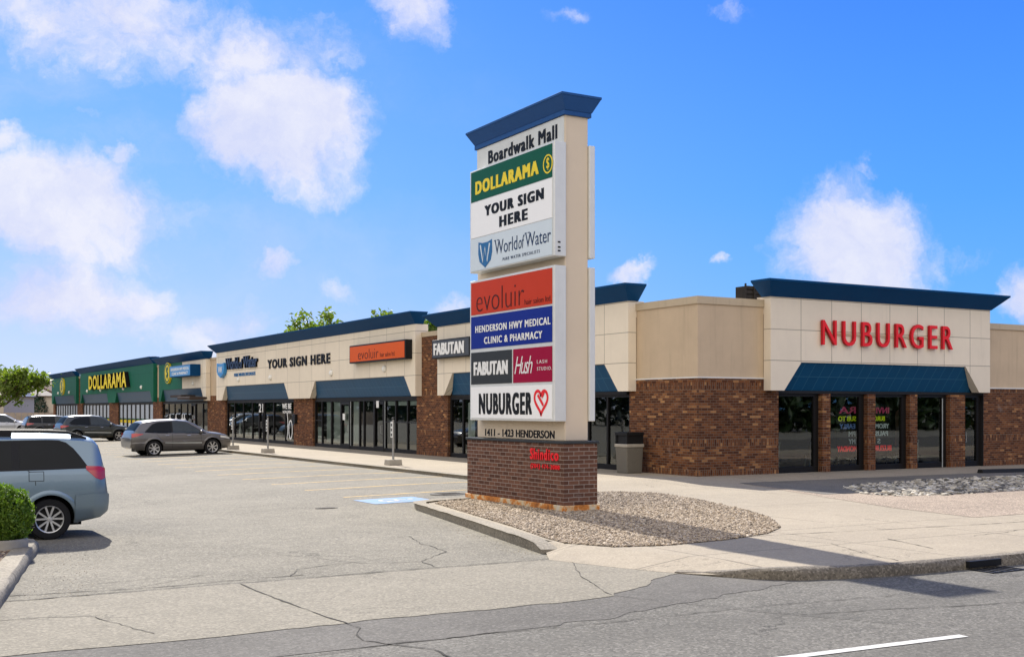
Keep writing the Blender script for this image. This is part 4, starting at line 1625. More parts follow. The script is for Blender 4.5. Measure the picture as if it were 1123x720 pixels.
# heart made of two open strokes
hp = []
for i in range(49):
    a = 2 * math.pi * i / 48
    hp.append((.25 * math.sin(a) ** 3 * 1.0, .25 * (13 * math.cos(a) - 5 * math.cos(2 * a) - 2 * math.cos(3 * a) - math.cos(4 * a)) / 15))
stroke([hp], .065, F(19.83, 2.31), .004, M['red_ink'], p, 'heart_mark')
stroke([[(-.12, .12), (-.02, .02), (.09, -.09)], [(.03, .07), (.12, .17)]], .06, F(19.83, 2.31), .004, M['red_ink'], p, 'heart_stroke', closed=False, w0=.0065)
# red name of the managing agent on the brick base
FB = lambda Y, z: west(12.268, Y, z)
lettering('Shindico', FB(20.42, 1.12), 1.08, .23, M['red_ink'], base, .018, bold=.03, space=1.2)
lettering('(204) 474-2000', FB(20.4, .92), 1.1, .12, M['red_ink'], base, .015, bold=.015, space=1.2)
# cabinet catches on the sides
for z in (5.32, 5.42, 5.25):
    k = MB()
    k.box(12.25, 12.31, YA - .058, YA - .052, z, z + .03)
    k.build('catch', M['black'], py)

# ------------------------------------------------------------------ posts in concrete blocks, bin
def block_post(x, y, label, sign_z=1.15, sign_h=.5, sign_w=.17):
    s = thing('sign_post', (x, y, .19), label, 'sign post', 'small posts in concrete blocks along the shop kerb')
    k = MB()
    k.frustum((x - .26, x + .26, y - .22, y + .22), .19, (x - .24, x + .24, y - .2, y + .2), .39)
    k.build('block', M['concrete'], s, bevel=.02)
    k = MB()
    k.tube((x, y, .385), (x, y, 1.78), .04, n=12)
    k.build('post', M['steel'], s, smooth=40)
    k = MB()
    k.box(x - .065, x - .05, y - sign_w / 2, y + sign_w / 2, sign_z, sign_z + sign_h)
    pl = k.build('plate', M['white'], s, bevel=.005)
    for i in range(3):
        k = MB()
        k.box(x - .0668, x - .0656, y - sign_w * .3, y + sign_w * .3, sign_z + .05 + i * sign_h * .31, sign_z + .05 + i * sign_h * .31 + sign_h * .17)
        k.build('symbol', M['black'], pl)
    k = MB()
    k.lathe([(0, .07), (.05, .06), (.07, .02), (.07, 0)], lambda a, b_, h: (x + a, y + b_, 1.78 + h), 12)
    k.build('cap', M['black'], s, smooth=50)


block_post(16.75, 37.2, 'nearest post with a white plate standing before the salon windows', sign_h=.55)
block_post(16.55, 50.3, 'post in a concrete block before the water shop door')
block_post(16.55, 55.6, 'post in a concrete block right off the grey parked car, before the brick pier')

bn = thing('trash_bin', (20.95, 29.0, .19), 'square pebbled concrete trash bin with dark hood beside the brick corner', 'trash bin')
bx, by = 20.95, 29.0
k = MB()
k.frustum((bx - .28, bx + .28, by - .28, by + .28), .19, (bx - .31, bx + .31, by - .31, by + .31), .98)
k.build('container', M['bin_tan'], bn, bevel=.03)
k = MB()
k.box(bx - .33, bx + .33, by - .33, by + .33, .981, 1.08)
k.build('rim', M['concrete'], bn, bevel=.02)
k = MB()
for sx in (-1, 1):
    for sy in (-1, 1):
        k.box(bx + sx * .28 - .03, bx + sx * .28 + .03, by + sy * .28 - .03, by + sy * .28 + .03, 1.081, 1.34)
k.box(bx - .32, bx + .32, by - .32, by + .32, 1.341, 1.44)
k.box(bx - .27, bx - .25, by - .27, by + .27, 1.0, 1.34)
k.box(bx - .27, bx + .27, by - .28, by - .26, 1.0, 1.34)
k.build('hood', M['black'], bn, bevel=.015)

# storm drain inlet in the street kerb and the dark parking stop near the right edge
k = MB()
k.box(13.05, 13.7, 10.35, 10.42, .03, .115)
for i in range(6):
    k.box(13.05 + i * .13, 13.09 + i * .13, 10.0, 10.34, .004, .012)
k.box(13.04, 13.76, 9.98, 10.0, .004, .013)
o = k.build('storm_inlet', M['black'])
tag(o, 'black slotted storm drain opening in the street kerb', 'storm drain')
k = MB()
k.prism([(-.12, .0), (.12, 0), (.08, .12), (-.08, .12)], lambda p: (31.0, 24.2 + p[0], .133 + p[1]), lambda p: (34.5, 23.6 + p[0], .133 + p[1]))
o = k.build('edging_timber', M['trim'], bevel=.01)
tag(o, 'black timber lying beyond the cobble bed at the right wall', 'timber')

# ------------------------------------------------------------------ what stands behind the restaurant glass
board_mat = plain('black_board', (.01, .01, .011), .5)


def lit_ink(name, c, k=.9):
    k *= .3
    m, t, b = new_mat(name)
    b.inputs['Base Color'].default_value = (*c, 1)
    b.inputs['Emission Color'].default_value = (*c, 1)
    b.inputs['Emission Strength'].default_value = k
    return m


INKS = {'r': lit_ink('lit_red', (.6, .01, .015)), 'y': lit_ink('lit_lime', (.45, .55, .01), .6), 'w': lit_ink('lit_white', (.5, .55, .55), .3),
        'b': lit_ink('lit_slate', (.1, .16, .35), .6), 'p': lit_ink('lit_rose', (.4, .05, .12), .5)}


def menu_board(x, rows, label):
    y = SG + .35
    s = thing('menu_board', (x, y, .2), label, 'menu board')
    k = MB()
    k.box(x, x + .95, y, y + .03, .82, 2.3)
    bd = k.build('board', board_mat, s, bevel=.006)
    z = 2.0
    for txt, c, h, w, off in rows:
        lettering(txt, south(x + off, y - .001, z), w, h, INKS[c], bd, .004, bold=.03, mirror=True)
        z -= .245
    for sgn in (.12, .83):
        k = MB()
        k.tube((x + sgn, y + .015, .8), (x + sgn + (.12 if sgn > .5 else -.12), y - .1, .2), .015)
        k.tube((x + sgn, y + .015, .8), (x + sgn, y + .3, .2), .015)
        k.build('leg', M['black'], s)


menu_board(27.55, [('RA', 'p', .22, .75, .12), ('SUB TO', 'y', .16, .8, .08), ('EARLY', 'b', .16, .7, .14), ('PM', 'w', .16, .3, .55), ('MY', 'w', .16, .3, .55), ('MONDAY', 'r', .18, .88, .04)],
           'black board with mirrored red and yellow writing behind the second window')
menu_board(29.2, [('INVI', 'p', .2, .6, .15), ('BURG', 'y', .16, .5, .05), ('YROM', 'w', .16, .65, .1), ('PAUS', 'w', .16, .6, .1), ('S', 'w', .16, .14, .2), ('BUZUR', 'r', .18, .8, .06)],
           'black board with mirrored white and red writing behind the third window')
cl = thing('hanging_coat', (30.32, SG + .25, .9), 'pale pink coat hanging behind the third restaurant window', 'coat')
k = MB()
secs = [(2.12, .05, .04), (2.05, .13, .07), (1.85, .17, .08), (1.5, .15, .08), (1.15, .17, .09), (.95, .18, .09)]
n = 14
for z, rx, ry in secs:
    for i in range(n):
        a = 2 * math.pi * i / n
        wv = 1 + .12 * math.sin(5 * a + z * 3)
        k.v.append((30.32 + rx * math.cos(a) * wv, SG + .25 + ry * math.sin(a) * wv, z))
for j in range(len(secs) - 1):
    for i in range(n):
        k.f.append((j * n + i, j * n + (i + 1) % n, (j + 1) * n + (i + 1) % n, (j + 1) * n + i))
        k.m.append(0)
k.build('cloth', plain('pink_cloth', (.62, .42, .38), .9), cl, smooth=60)
k = MB()
k.tube((30.32, SG + .25, 2.12), (30.17, SG + .25, 2.55), .012)
k.build('hanger', M['white'], cl)


def dining_chair(x, y, rz, label):
    s = thing('dining_chair', (x, y, .2), label, 'chair', 'pale chairs behind the restaurant glass', rz)
    pale = M['frame_light']
    k = MB()
    k.box(-.2, .2, -.2, .2, .44, .475)
    k.build('seat', pale, s, local=True, bevel=.01)
    k = MB()
    k.path([(-.19, -.19, .475), (-.19, -.24, .9), (.19, -.24, .9), (.19, -.19, .475)], .014)
    k.box(-.17, .17, -.245, -.225, .68, .8)
    k.build('backrest', pale, s, local=True)
    for sx in (-1, 1):
        for sy in (-1, 1):
            k = MB()
            k.tube((sx * .18, sy * .18, .44), (sx * .21, sy * .21, 0), .013)
            k.build('leg', pale, s, local=True)


dining_chair(25.1, 27.3, .3, 'pale metal chair behind the leftmost restaurant window')
dining_chair(27.0, 27.35, -.4, 'pale metal chair at the left of the second restaurant window')
dining_chair(30.95, 27.3, .5, 'pale metal chair behind the fourth restaurant window, left one')
dining_chair(31.6, 27.5, -.3, 'pale metal chair behind the fourth restaurant window, right one')


# ------------------------------------------------------------------ vehicles
def interp(pts, x):
    if x <= pts[0][0]:
        return pts[0][1]
    for (a, ya), (b_, yb) in zip(pts, pts[1:]):
        if x <= b_:
            t = (x - a) / (b_ - a) if b_ > a else 1
            return ya + (yb - ya) * t
    return pts[-1][1]


def smooth_interp(pts, x, w=.06):
    return (interp(pts, x - w) + 2 * interp(pts, x) + interp(pts, x + w)) / 4


def make_car(name, S, loc, rotz, label, cat, pitch=0):
    """S: body lines in metres, x forward from the middle of the car, z from the ground"""
    L, W = S['L'], S['W']
    root = thing(name, loc, label, cat, rotz=rotz, pitch=pitch)
    hx = L / 2
    top, bot, belt = S['top'], S['bot'], S['belt']
    tum, corner = S.get('tum', .30), S.get('corner', .3)

    def ztop(x):
        return smooth_interp(top, x, .035)

    def plan(x):
        f = W / 2
        rear, front = S.get('rear_r', .22), S.get('front_r', .5)
        if x < -hx + rear:
            t = (-hx + rear - x) / rear
            f -= corner * .45 * t ** 2.4
        if x > hx - front:
            t = (x - hx + front) / front
            f -= corner * .9 * t ** 2.2
        return f

    def yside(x, z):
        f = plan(x)
        b_ = interp(belt, x)
        zb_ = interp(bot, x)
        if z > b_:
            f -= tum * (z - b_) + .05 * ss((z - b_) / .06) * S.get('shoulder', .5)
        else:
            t = (b_ - z) / max(.01, b_ - zb_)
            f += .03 * math.sin(math.pi * min(1, t * 1.15)) * S.get('bulge', 1)
            f -= .09 * max(0, (t - .72) / .28) ** 2
            cr = S.get('crease')
            if cr:
                f += .014 * math.exp(-((z - cr - .02 * x) / .03) ** 2)
        return f

    N = S.get('N', 90)
    xs_ = [-hx * math.cos(math.pi * i / N) for i in range(N + 1)]
    xs_ = sorted(set([-hx + L * i / 60 for i in range(61)] + [-hx + .6 * (i / 24) ** 1.5 for i in range(24)] + [hx - .5 * (i / 16) ** 1.5 for i in range(16)]))
    NS, NA = 30, 9
    half = []
    for x in xs_:
        zt, zb_ = ztop(x), interp(bot, x)
        rr = min(S.get('roof_r', .16), (zt - zb_) * .35)
        zs = zt - rr
        pts = []
        for i in range(NS + 1):
            z = zb_ + (zs - zb_) * i / NS
            pts.append((yside(x, z), z))
        y0 = pts[-1][0]
        for i in range(1, NA + 1):
            a = math.pi / 2 * i / NA
            e = 2 / 2.6
            pts.append((y0 * max(0, math.cos(a)) ** e if i < NA else 0, zs + rr * math.sin(a) ** e))
        half.append(pts)
    k = len(half[0])
    mb = MB()
    for x, pts in zip(xs_, half):
        ring = [(x, y, z) for y, z in pts] + [(x, -y, z) for y, z in reversed(pts[:-1])]
        mb.v += ring
    rn = 2 * k - 1
    for i in range(len(xs_) - 1):
        for j in range(rn):
            j2 = (j + 1) % rn
            mb.f.append((i * rn + j, i * rn + j2, (i + 1) * rn + j2, (i + 1) * rn + j))
            mb.m.append(0)
    mb.f.append(tuple(range(rn)))
    mb.f.append(tuple((len(xs_) - 1) * rn + j for j in range(rn - 1, -1, -1)))
    mb.m += [0, 0]
    body = mb.build('body', [S['paint'], M['well'], M['trim']], root, local=True, smooth=32)
    # wheel openings
    wr, wx = S['wheel_r'], S['axles']
    cut = MB()
    for ax in wx:
        for sd_ in (-1, 1):
            cut.tube((ax, sd_ * (W / 2 - .34), wr + .01), (ax, sd_ * (W / 2 + .3), wr + .01), wr + .06, n=40)
    co = cut.build('cutter', M['well'], root, local=True)
    bpy.context.view_layer.update()
    bo = body.modifiers.new('cut', 'BOOLEAN')
    bo.object = co
    bo.operation = 'DIFFERENCE'
    bo.solver = 'EXACT'
    dg = bpy.context.evaluated_depsgraph_get()
    me = bpy.data.meshes.new_from_object(body.evaluated_get(dg))
    body.modifiers.clear()
    body.data = me
    bpy.data.objects.remove(co)
    clad = S.get('clad', 0)
    for p_ in me.polygons:
        c = p_.center
        if abs(p_.normal.z) > .9 and c.z < .3:
            p_.material_index = 1
        elif clad and c.z < clad:
            p_.material_index = 2
        for ax in wx:
            d = math.hypot(c.x - ax, c.z - wr - .01)
            if d < wr + .0615 and abs(c.y) < yside(c.x, c.z) - .012:
                p_.material_index = 1
    me.polygons.foreach_set('use_smooth', [True] * len(me.polygons))
    me.set_sharp_from_angle(angle=R(32))

    def patch(pname, lo, hi, mat, off=.006, parent=None, sides=(1, -1), n=22, m=8, thick=.0):
        """side panel between two lines lo(x), hi(x) given as point lists, laid on the body side"""
        last = None
        for sd_ in sides:
            b2 = MB()
            x0, x1 = max(lo[0][0], hi[0][0]), min(lo[-1][0], hi[-1][0])
            for i in range(n + 1):
                x = x0 + (x1 - x0) * i / n
                for j in range(m + 1):
                    z = interp(lo, x) + (interp(hi, x) - interp(lo, x)) * j / m
                    b2.v.append((x, sd_ * (yside(x, z) + off), z))
            for i in range(n):
                for j in range(m):
                    q = i * (m + 1) + j
                    b2.f.append((q, q + m + 1, q + m + 2, q + 1) if sd_ < 0 else (q, q + 1, q + m + 2, q + m + 1))
                    b2.m.append(0)
            last = b2.build(pname, mat, parent or root, local=True, smooth=40, recalc=False)
        return last

    def over(pname, x0, x1, yfrac, mat, off=.008, n=10, parent=None):
        """panel on the top or end surface: rear or front screen"""
        b2 = MB()
        m = 10
        for i in range(n + 1):
            x = x0 + (x1 - x0) * i / n
            zt = ztop(x)
            rr = min(S.get('roof_r', .16), (zt - interp(bot, x)) * .35)
            y0 = yside(x, zt - rr)
            dzdx = (ztop(x + .02) - ztop(x - .02)) / .04
            nx_, nz_ = -dzdx / math.hypot(1, dzdx), 1 / math.hypot(1, dzdx)
            for j in range(m + 1):
                f = (j / m * 2 - 1) * yfrac
                y = y0 * f
                e = 2.6
                zz = zt - rr + rr * max(0, 1 - abs(f) ** e) ** (1 / e)
                b2.v.append((x + nx_ * off, y, zz + nz_ * off))
        for i in range(n):
            for j in range(m):
                q = i * (m + 1) + j
                b2.f.append((q, q + m + 1, q + m + 2, q + 1))
                b2.m.append(0)
        return b2.build(pname, mat, parent or root, local=True, smooth=40)

    # wheels
    for ax in wx:
        for sd_ in (-1, 1):
            yo = W / 2 - .015
            fn = lambda a, b_, h: (ax + a, sd_ * (yo + h), wr + b_)
            b2 = MB()
            r2 = S.get('rim_r', wr * .66)
            b2.lathe([(r2 * .9, -.2), (wr * .95, -.215), (wr, -.18), (wr, -.035), (wr * .965, -.008), (wr * .85, .002), (r2 * 1.04, -.008), (r2, -.02), (r2 * .96, -.06)], fn, 36)
            wh = b2.build('wheel', M['tyre'], root, local=True, smooth=35)
            b2 = MB()
            b2.lathe([(r2 * 1.0, -.012), (r2 * .985, -.004), (r2 * .93, -.008), (r2 * .9, -.035), (r2 * .88, -.075)], fn, 36)
            b2.lathe([(0, -.012), (r2 * .16, -.014), (r2 * .2, -.03), (r2 * .2, -.06)], fn, 20)
            ns = S.get('spokes', 5)
            for i in range(ns):
                for dv in S.get('split', (-.13, .13)):
                    a = 2 * math.pi * (i + .25) / ns
                    a0, a1 = a + dv * .6, a + dv * 1.5
                    w_ = r2 * S.get('spoke_w', .055)
                    p0 = Vector((math.cos(a0), math.sin(a0))) * r2 * .15
                    p1 = Vector((math.cos(a1), math.sin(a1))) * r2 * .95
                    d = (p1 - p0).normalized()
                    q = Vector((-d.y, d.x)) * w_
                    vs = [(p0 + q, -.022), (p0 - q, -.022), (p1 - q * 1.1, -.012), (p1 + q * 1.1, -.012)]
                    b2.add([fn(v_.x, v_.y, h) for v_, h in vs] + [fn(v_.x, v_.y, h - .03) for v_, h in vs],
                           [(0, 1, 2, 3), (0, 4, 5, 1), (2, 6, 7, 3), (1, 5, 6, 2), (3, 7, 4, 0)])
            b2.build('rim', M['rim'], wh, local=True, smooth=35)
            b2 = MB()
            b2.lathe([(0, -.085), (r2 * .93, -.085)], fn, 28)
            b2.build('spoke_shade', M['rim_dark'], wh, local=True)  # dark disc standing in for the shade behind the spokes
            # rounded lip round the wheel opening
            b2 = MB()
            m = 28
            for i in range(m + 1):
                a = R(-12 + 204 * i / m)
                for rr, off in ((wr + .052, -.03), (wr + .058, .012), (wr + .1, .014), (wr + .135, .001)):
                    X_, Z_ = ax + rr * math.cos(a), wr + .01 + rr * math.sin(a)
                    Z_ = max(Z_, interp(bot, X_) - .02)
                    b2.v.append((X_, sd_ * (yside(X_, Z_) + off), Z_))
            for i in range(m):
                for j in range(3):
                    b2.f.append((i * 4 + j, i * 4 + j + 1, (i + 1) * 4 + j + 1, (i + 1) * 4 + j))
                    b2.m.append(0)
            b2.build('wheel_arch', S.get('arch', S['paint']), root, local=True, smooth=50)
    for nm, lo, hi, mat in S.get('windows', ()):
        patch(nm, lo, hi, mat, .007)
    for lo, hi in S.get('surround', ()):
        patch('window_surround', lo, hi, M['trim'], .004)
    for nm, lo, hi, mat, off in S.get('panels', ()):
        patch(nm, lo, hi, mat, off)
    for x, z0, z1, sl_ in S.get('seams', ()):
        m = 10
        for sd_ in (1, -1):
            b2 = MB()
            for j in range(m + 1):
                z = z0 + (z1 - z0) * j / m
                xx = x + interp(sl_, z) if sl_ else x
                for dx in (-.005, .005):
                    b2.v.append((xx + dx, sd_ * (yside(xx, z) + .0025), z))
            for j in range(m):
                b2.f.append((2 * j, 2 * j + 1, 2 * j + 3, 2 * j + 2))
                b2.m.append(0)
            b2.build('door_seam', M['trim'], root, local=True)
    for nm, x0, x1, yf, mat in S.get('over', ()):
        over(nm, x0, x1, yf, mat)
    for x, z in S.get('handles', ()):
        for sd_ in (1, -1):
            b2 = MB()
            y = yside(x, z)
            b2.path([(x - .1, sd_ * y, z), (x - .085, sd_ * (y + .035), z), (x + .085, sd_ * (y + .035), z), (x + .1, sd_ * y, z)], .014, 8)
            b2.build('door_handle', S.get('handle_mat', S['paint']), root, local=True, smooth=50)
    if 'mirror' in S:
        x, z = S['mirror']
        for sd_ in (1, -1):
            y = yside(x, z)
            b2 = MB()
            b2.lathe([(0, -.07), (.06, -.065), (.09, -.02), (.085, .04), (.05, .07), (0, .075)], lambda a, b_, h: (x + h, sd_ * (y + .13 + a * 1.25), z + b_), 14)
            b2.tube((x, sd_ * (y - .02), z - .04), (x, sd_ * (y + .1), z - .02), .03, n=8)
            b2.build('side_mirror', S.get('mirror_mat', S['paint']), root, local=True, smooth=50)
    if 'rails' in S:
        x0, x1, inset = S['rails']
        for sd_ in (1, -1):
            b2 = MB()
            pts = []
            for i in range(17):
                x = x0 + (x1 - x0) * i / 16
                zt = ztop(x)
                rr = S.get('roof_r', .16)
                y = yside(x, zt - rr) * inset
                f = inset
                zz = zt - rr + rr * (1 - f ** 2.6) ** (1 / 2.6)
                lift = .085 * min(1, min(i, 16 - i) / 2.0)
                pts.append((x, sd_ * y, zz + .0 + lift))
            b2.path(pts, .022, 8)
            for i in (1, 8, 15):
                p_ = pts[i]
                b2.box(p_[0] - .09, p_[0] + .09, p_[1] - .02, p_[1] + .02, p_[2] - .09, p_[2])
            b2.build('roof_rail', M['trim'], root, local=True, smooth=40)
    if 'exhaust' in S:
        x, y, z = S['exhaust']
        b2 = MB()
        b2.tube((x, y, z), (x + .5, y, z), .035)
        b2.tube((x + .15, y, z), (x + .6, y * .95, z + .03), .09)
        b2.build('exhaust', M['steel'], root, local=True, smooth=40)
    # underbody so nothing shows through beneath
    b2 = MB()
    b2.box(-hx + .4, hx - .4, -W / 2 + .35, W / 2 - .35, .2, .42)
    b2.build('underbody', M['well'], root, local=True)
    return root


CG, CC = M['car_glass'], M['car_glass_clear']
# pale blue minivan in the left foreground
VAN = dict(L=5.08, W=1.95, paint=car_paint('pale_blue_paint', (.175, .245, .30), .45, .3),
           top=[(-2.54, .72), (-2.53, .75), (-2.505, .84), (-2.49, 1.0), (-2.47, 1.2), (-2.42, 1.47), (-2.37, 1.62), (-2.3, 1.675), (-2.1, 1.71), (-1.6, 1.735), (-.6, 1.75), (.3, 1.72), (.75, 1.62), (1.45, 1.18), (1.6, 1.09), (2.2, .95), (2.45, .78), (2.54, .55)],
           bot=[(-2.54, .42), (-2.4, .33), (-1.9, .24), (2.2, .22), (2.54, .3)], belt=[(-2.54, 1.12), (2.54, 1.05)],
           wheel_r=.335, rim_r=.226, axles=(-1.59, 1.44), tum=.3, roof_r=.13, rear_r=.3, spokes=5, split=(-.2, .2), spoke_w=.065,
           windows=[('side_window', [(-2.15, 1.18), (-1.14, 1.165)], [(-2.15, 1.19), (-2.02, 1.38), (-1.9, 1.53), (-1.78, 1.595), (-1.6, 1.61), (-1.14, 1.62)], CG),
                    ('side_window', [(-1.02, 1.165), (.2, 1.15)], [(-1.02, 1.62), (.0, 1.61), (.2, 1.6)], CG),
                    ('side_window', [(.3, 1.15), (1.42, 1.13)], [(.3, 1.59), (.62, 1.56), (1.42, 1.14)], CC)],
           surround=[([(-2.2, 1.155), (.25, 1.125)], [(-2.2, 1.175), (-2.05, 1.4), (-1.92, 1.56), (-1.79, 1.622), (-1.6, 1.635), (.25, 1.62)])],
           panels=[('tail_lamp', [(-2.47, .99), (-2.4, .96), (-2.3, 1.0), (-2.16, 1.14)], [(-2.47, 1.16), (-2.4, 1.185), (-2.16, 1.2)], M['tail'], .008),
                   ('bumper', [(-2.538, .45), (-2.3, .34), (-1.98, .3)], [(-2.538, .725), (-2.3, .745), (-1.98, .72)], None, .03),
                   ('fuel_door_gap', [(-1.50, .965), (-1.265, .965)], [(-1.50, 1.125), (-1.265, 1.125)], M['trim'], .002), ('fuel_door', [(-1.49, .975), (-1.275, .975)], [(-1.49, 1.115), (-1.275, 1.115)], None, .004)],
           seams=[(0, .9, 1.62, [(.9, -1.37), (1.03, -1.36), (1.1, -1.32), (1.17, -1.2), (1.6, -1.08)]), (.25, .35, 1.12, None), (1.42, .35, 1.1, None),
                  ],
           over=[('rear_window', -2.46, -2.38, .86, M['rear_glass']), ('windscreen', .82, 1.42, .88, CC)],
           handles=[(-.6, 1.02), (.62, 1.0)], mirror=(1.2, 1.15), rails=(-2.2, .3, .86), exhaust=(-2.42, -.6, .31))
VAN['panels'] = [(a, b_, c, d or VAN['paint'], e) for a, b_, c, d, e in VAN['panels']]
SEAM_FUEL = [(-1.41, .92, -1.15, 1.11)]
van = make_car('minivan', VAN, (1.4, 21.25, .004), math.pi, 'pale blue minivan with roof rails parked behind the round bush', 'minivan')
# outline of the fuel door
for sd_ in (1, -1):
    pass

# grey crossover nosed up to the kerb
RDX = dict(L=4.6, W=1.87, paint=car_paint('bronze_grey_paint', (.13, .122, .118), .5, .3),
           top=[(-2.3, .78), (-2.28, .95), (-2.2, 1.08), (-2.02, 1.3), (-1.85, 1.5), (-1.7, 1.585), (-1.2, 1.64), (-.3, 1.655), (.25, 1.6), (.6, 1.46), (1.08, 1.13), (1.2, 1.075), (1.75, 1.0), (2.1, .9), (2.25, .74), (2.3, .55)],
           bot=[(-2.3, .42), (-2.1, .33), (-1.6, .27), (1.7, .25), (2.1, .27), (2.3, .34)], belt=[(-2.3, 1.08), (-.8, 1.03), (1.1, .97), (2.3, .9)],
           wheel_r=.355, rim_r=.245, axles=(-1.30, 1.36), tum=.36, roof_r=.12, rear_r=.35, spokes=7, split=(0,), spoke_w=.1, crease=.63,
           windows=[('side_window', [(-1.62, 1.1), (-1.2, 1.06), (-.52, 1.035)], [(-1.62, 1.12), (-1.3, 1.42), (-1.1, 1.49), (-.52, 1.535)], CG),
                    ('side_window', [(-.44, 1.035), (.95, .99)], [(-.44, 1.54), (-.1, 1.54), (.2, 1.48), (.95, 1.02)], CC)],
           surround=[([(-1.7, 1.08), (-1.2, 1.03), (1.05, .965)], [(-1.7, 1.11), (-1.34, 1.44), (-1.1, 1.52), (-.2, 1.56), (.22, 1.5), (1.05, .985)])],
           panels=[('tail_lamp', [(-2.27, .86), (-1.98, .93), (-1.78, 1.0)], [(-2.27, 1.04), (-2.1, 1.05), (-1.78, 1.02)], M['tail'], .008),
                   ('head_lamp', [(1.72, .78), (2.2, .68)], [(1.72, .86), (1.95, .84), (2.2, .76)], M['head'], .008),
                   ('side_moulding', [(-.82, .57), (.85, .53)], [(-.82, .62), (.85, .58)], M['frame_light'], .012)],
           seams=[(-.48, .35, 1.02, None), (.82, .35, .98, None), (-1.15, .6, 1.04, [(.6, .25), (1.04, -.05)])],
           over=[('rear_window', -2.12, -1.84, .86, M['rear_glass']), ('windscreen', .34, 1.04, .88, CC)],
           handles=[(-.72, .92), (.25, .9)], mirror=(.82, 1.05), exhaust=(-2.2, -.55, .33), handle_mat=M['chrome'])
RDX['panels'] = [(a, b_, c, d, e) for a, b_, c, d, e in RDX['panels']]
RDX_SPEC = RDX
make_car('crossover_car', RDX, (13.4, 53.75, .05), R(3), 'bronze grey crossover parked nose to the kerb before the water shop', 'car', pitch=-.015)

# dark grey sport utility car further on
ESC = dict(RDX, L=4.55, W=1.84, paint=car_paint('dark_green_grey_paint', (.035, .042, .042), .4, .3),
           top=[(-2.27, .8), (-2.25, 1.0), (-2.17, 1.12), (-2.0, 1.36), (-1.86, 1.56), (-1.7, 1.64), (-1.2, 1.69), (-.3, 1.70), (.25, 1.64), (.6, 1.48), (1.08, 1.15), (1.2, 1.09), (1.8, 1.0), (2.1, .88), (2.22, .74), (2.27, .55)],
           windows=[('side_window', [(-1.75, 1.18), (-1.2, 1.08), (-.5, 1.05)], [(-1.75, 1.2), (-1.4, 1.46), (-1.1, 1.53), (-.5, 1.57)], CG),
                    ('side_window', [(-.42, 1.05), (.95, 1.0)], [(-.42, 1.575), (-.1, 1.57), (.2, 1.5), (.95, 1.03)], CC)],
           crease=.75, spokes=5)
make_car('sport_utility_car', ESC, (14.2, 78.4, .07), R(6), 'dark green grey sport utility car parked just beyond the bronze crossover', 'car')
# black low wagon
WAG = dict(RDX, L=4.8, W=1.85, paint=car_paint('black_paint', (.012, .013, .015), .3, .25),
           top=[(-2.4, .8), (-2.38, 1.0), (-2.3, 1.1), (-2.22, 1.36), (-2.1, 1.52), (-1.9, 1.58), (-1.2, 1.62), (-.2, 1.62), (.35, 1.55), (.7, 1.4), (1.15, 1.1), (1.3, 1.05), (1.9, .95), (2.2, .85), (2.35, .7), (2.4, .55)],
           bot=[(-2.4, .4), (-2.1, .3), (2.1, .25), (2.4, .34)], axles=(-1.4, 1.45), crease=None,
           windows=[('side_window', [(-2.1, 1.08), (-1.25, 1.05)], [(-2.1, 1.3), (-1.95, 1.46), (-1.25, 1.5)], CG),
                    ('side_window', [(-1.17, 1.05), (-.3, 1.03)], [(-1.17, 1.5), (-.3, 1.51)], CG),
                    ('side_window', [(-.22, 1.03), (1.0, .99)], [(-.22, 1.5), (.3, 1.46), (1.0, 1.02)], CC)],
           surround=[])
make_car('station_wagon', WAG, (14.1, 92.2, .07), R(2), 'black wagon half hidden behind the dark green grey car', 'car')
SIL = dict(ESC, paint=car_paint('silver_paint', (.5, .51, .52), .4, .3))
make_car('sport_utility_car', SIL, (11.6, 104.0, .06), R(4), 'silver sport utility car at the left edge beyond the minivan roof', 'car')
WHT = dict(WAG, paint=car_paint('white_paint_car', (.72, .72, .71), .0, .3))
make_car('sedan_car', WHT, (13.4, 122.0, .07), R(10), 'small white car far off between the silver car and the black wagon', 'car')

# ------------------------------------------------------------------ plants
def leaf_quads(P, size, jitter=.6, droop=0.0):
    n = len(P)
    a = rng.normal(size=(n, 3))
    a /= np.linalg.norm(a, axis=1, keepdims=True)
    b_ = rng.normal(size=(n, 3))
    b_ -= a * (a * b_).sum(1, keepdims=True)
    b_ /= np.linalg.norm(b_, axis=1, keepdims=True)
    s_ = size * rng.uniform(1 - jitter, 1 + jitter, (n, 1))
    c = np.cross(a, b_)
    V = np.stack([P - a * s_, P + b_ * s_ * .45 + c * s_ * .12, P + a * s_, P - b_ * s_ * .45 + c * s_ * .12], 1)
    F = np.arange(n * 4).reshape(n, 4)
    return V.reshape(-1, 3), F


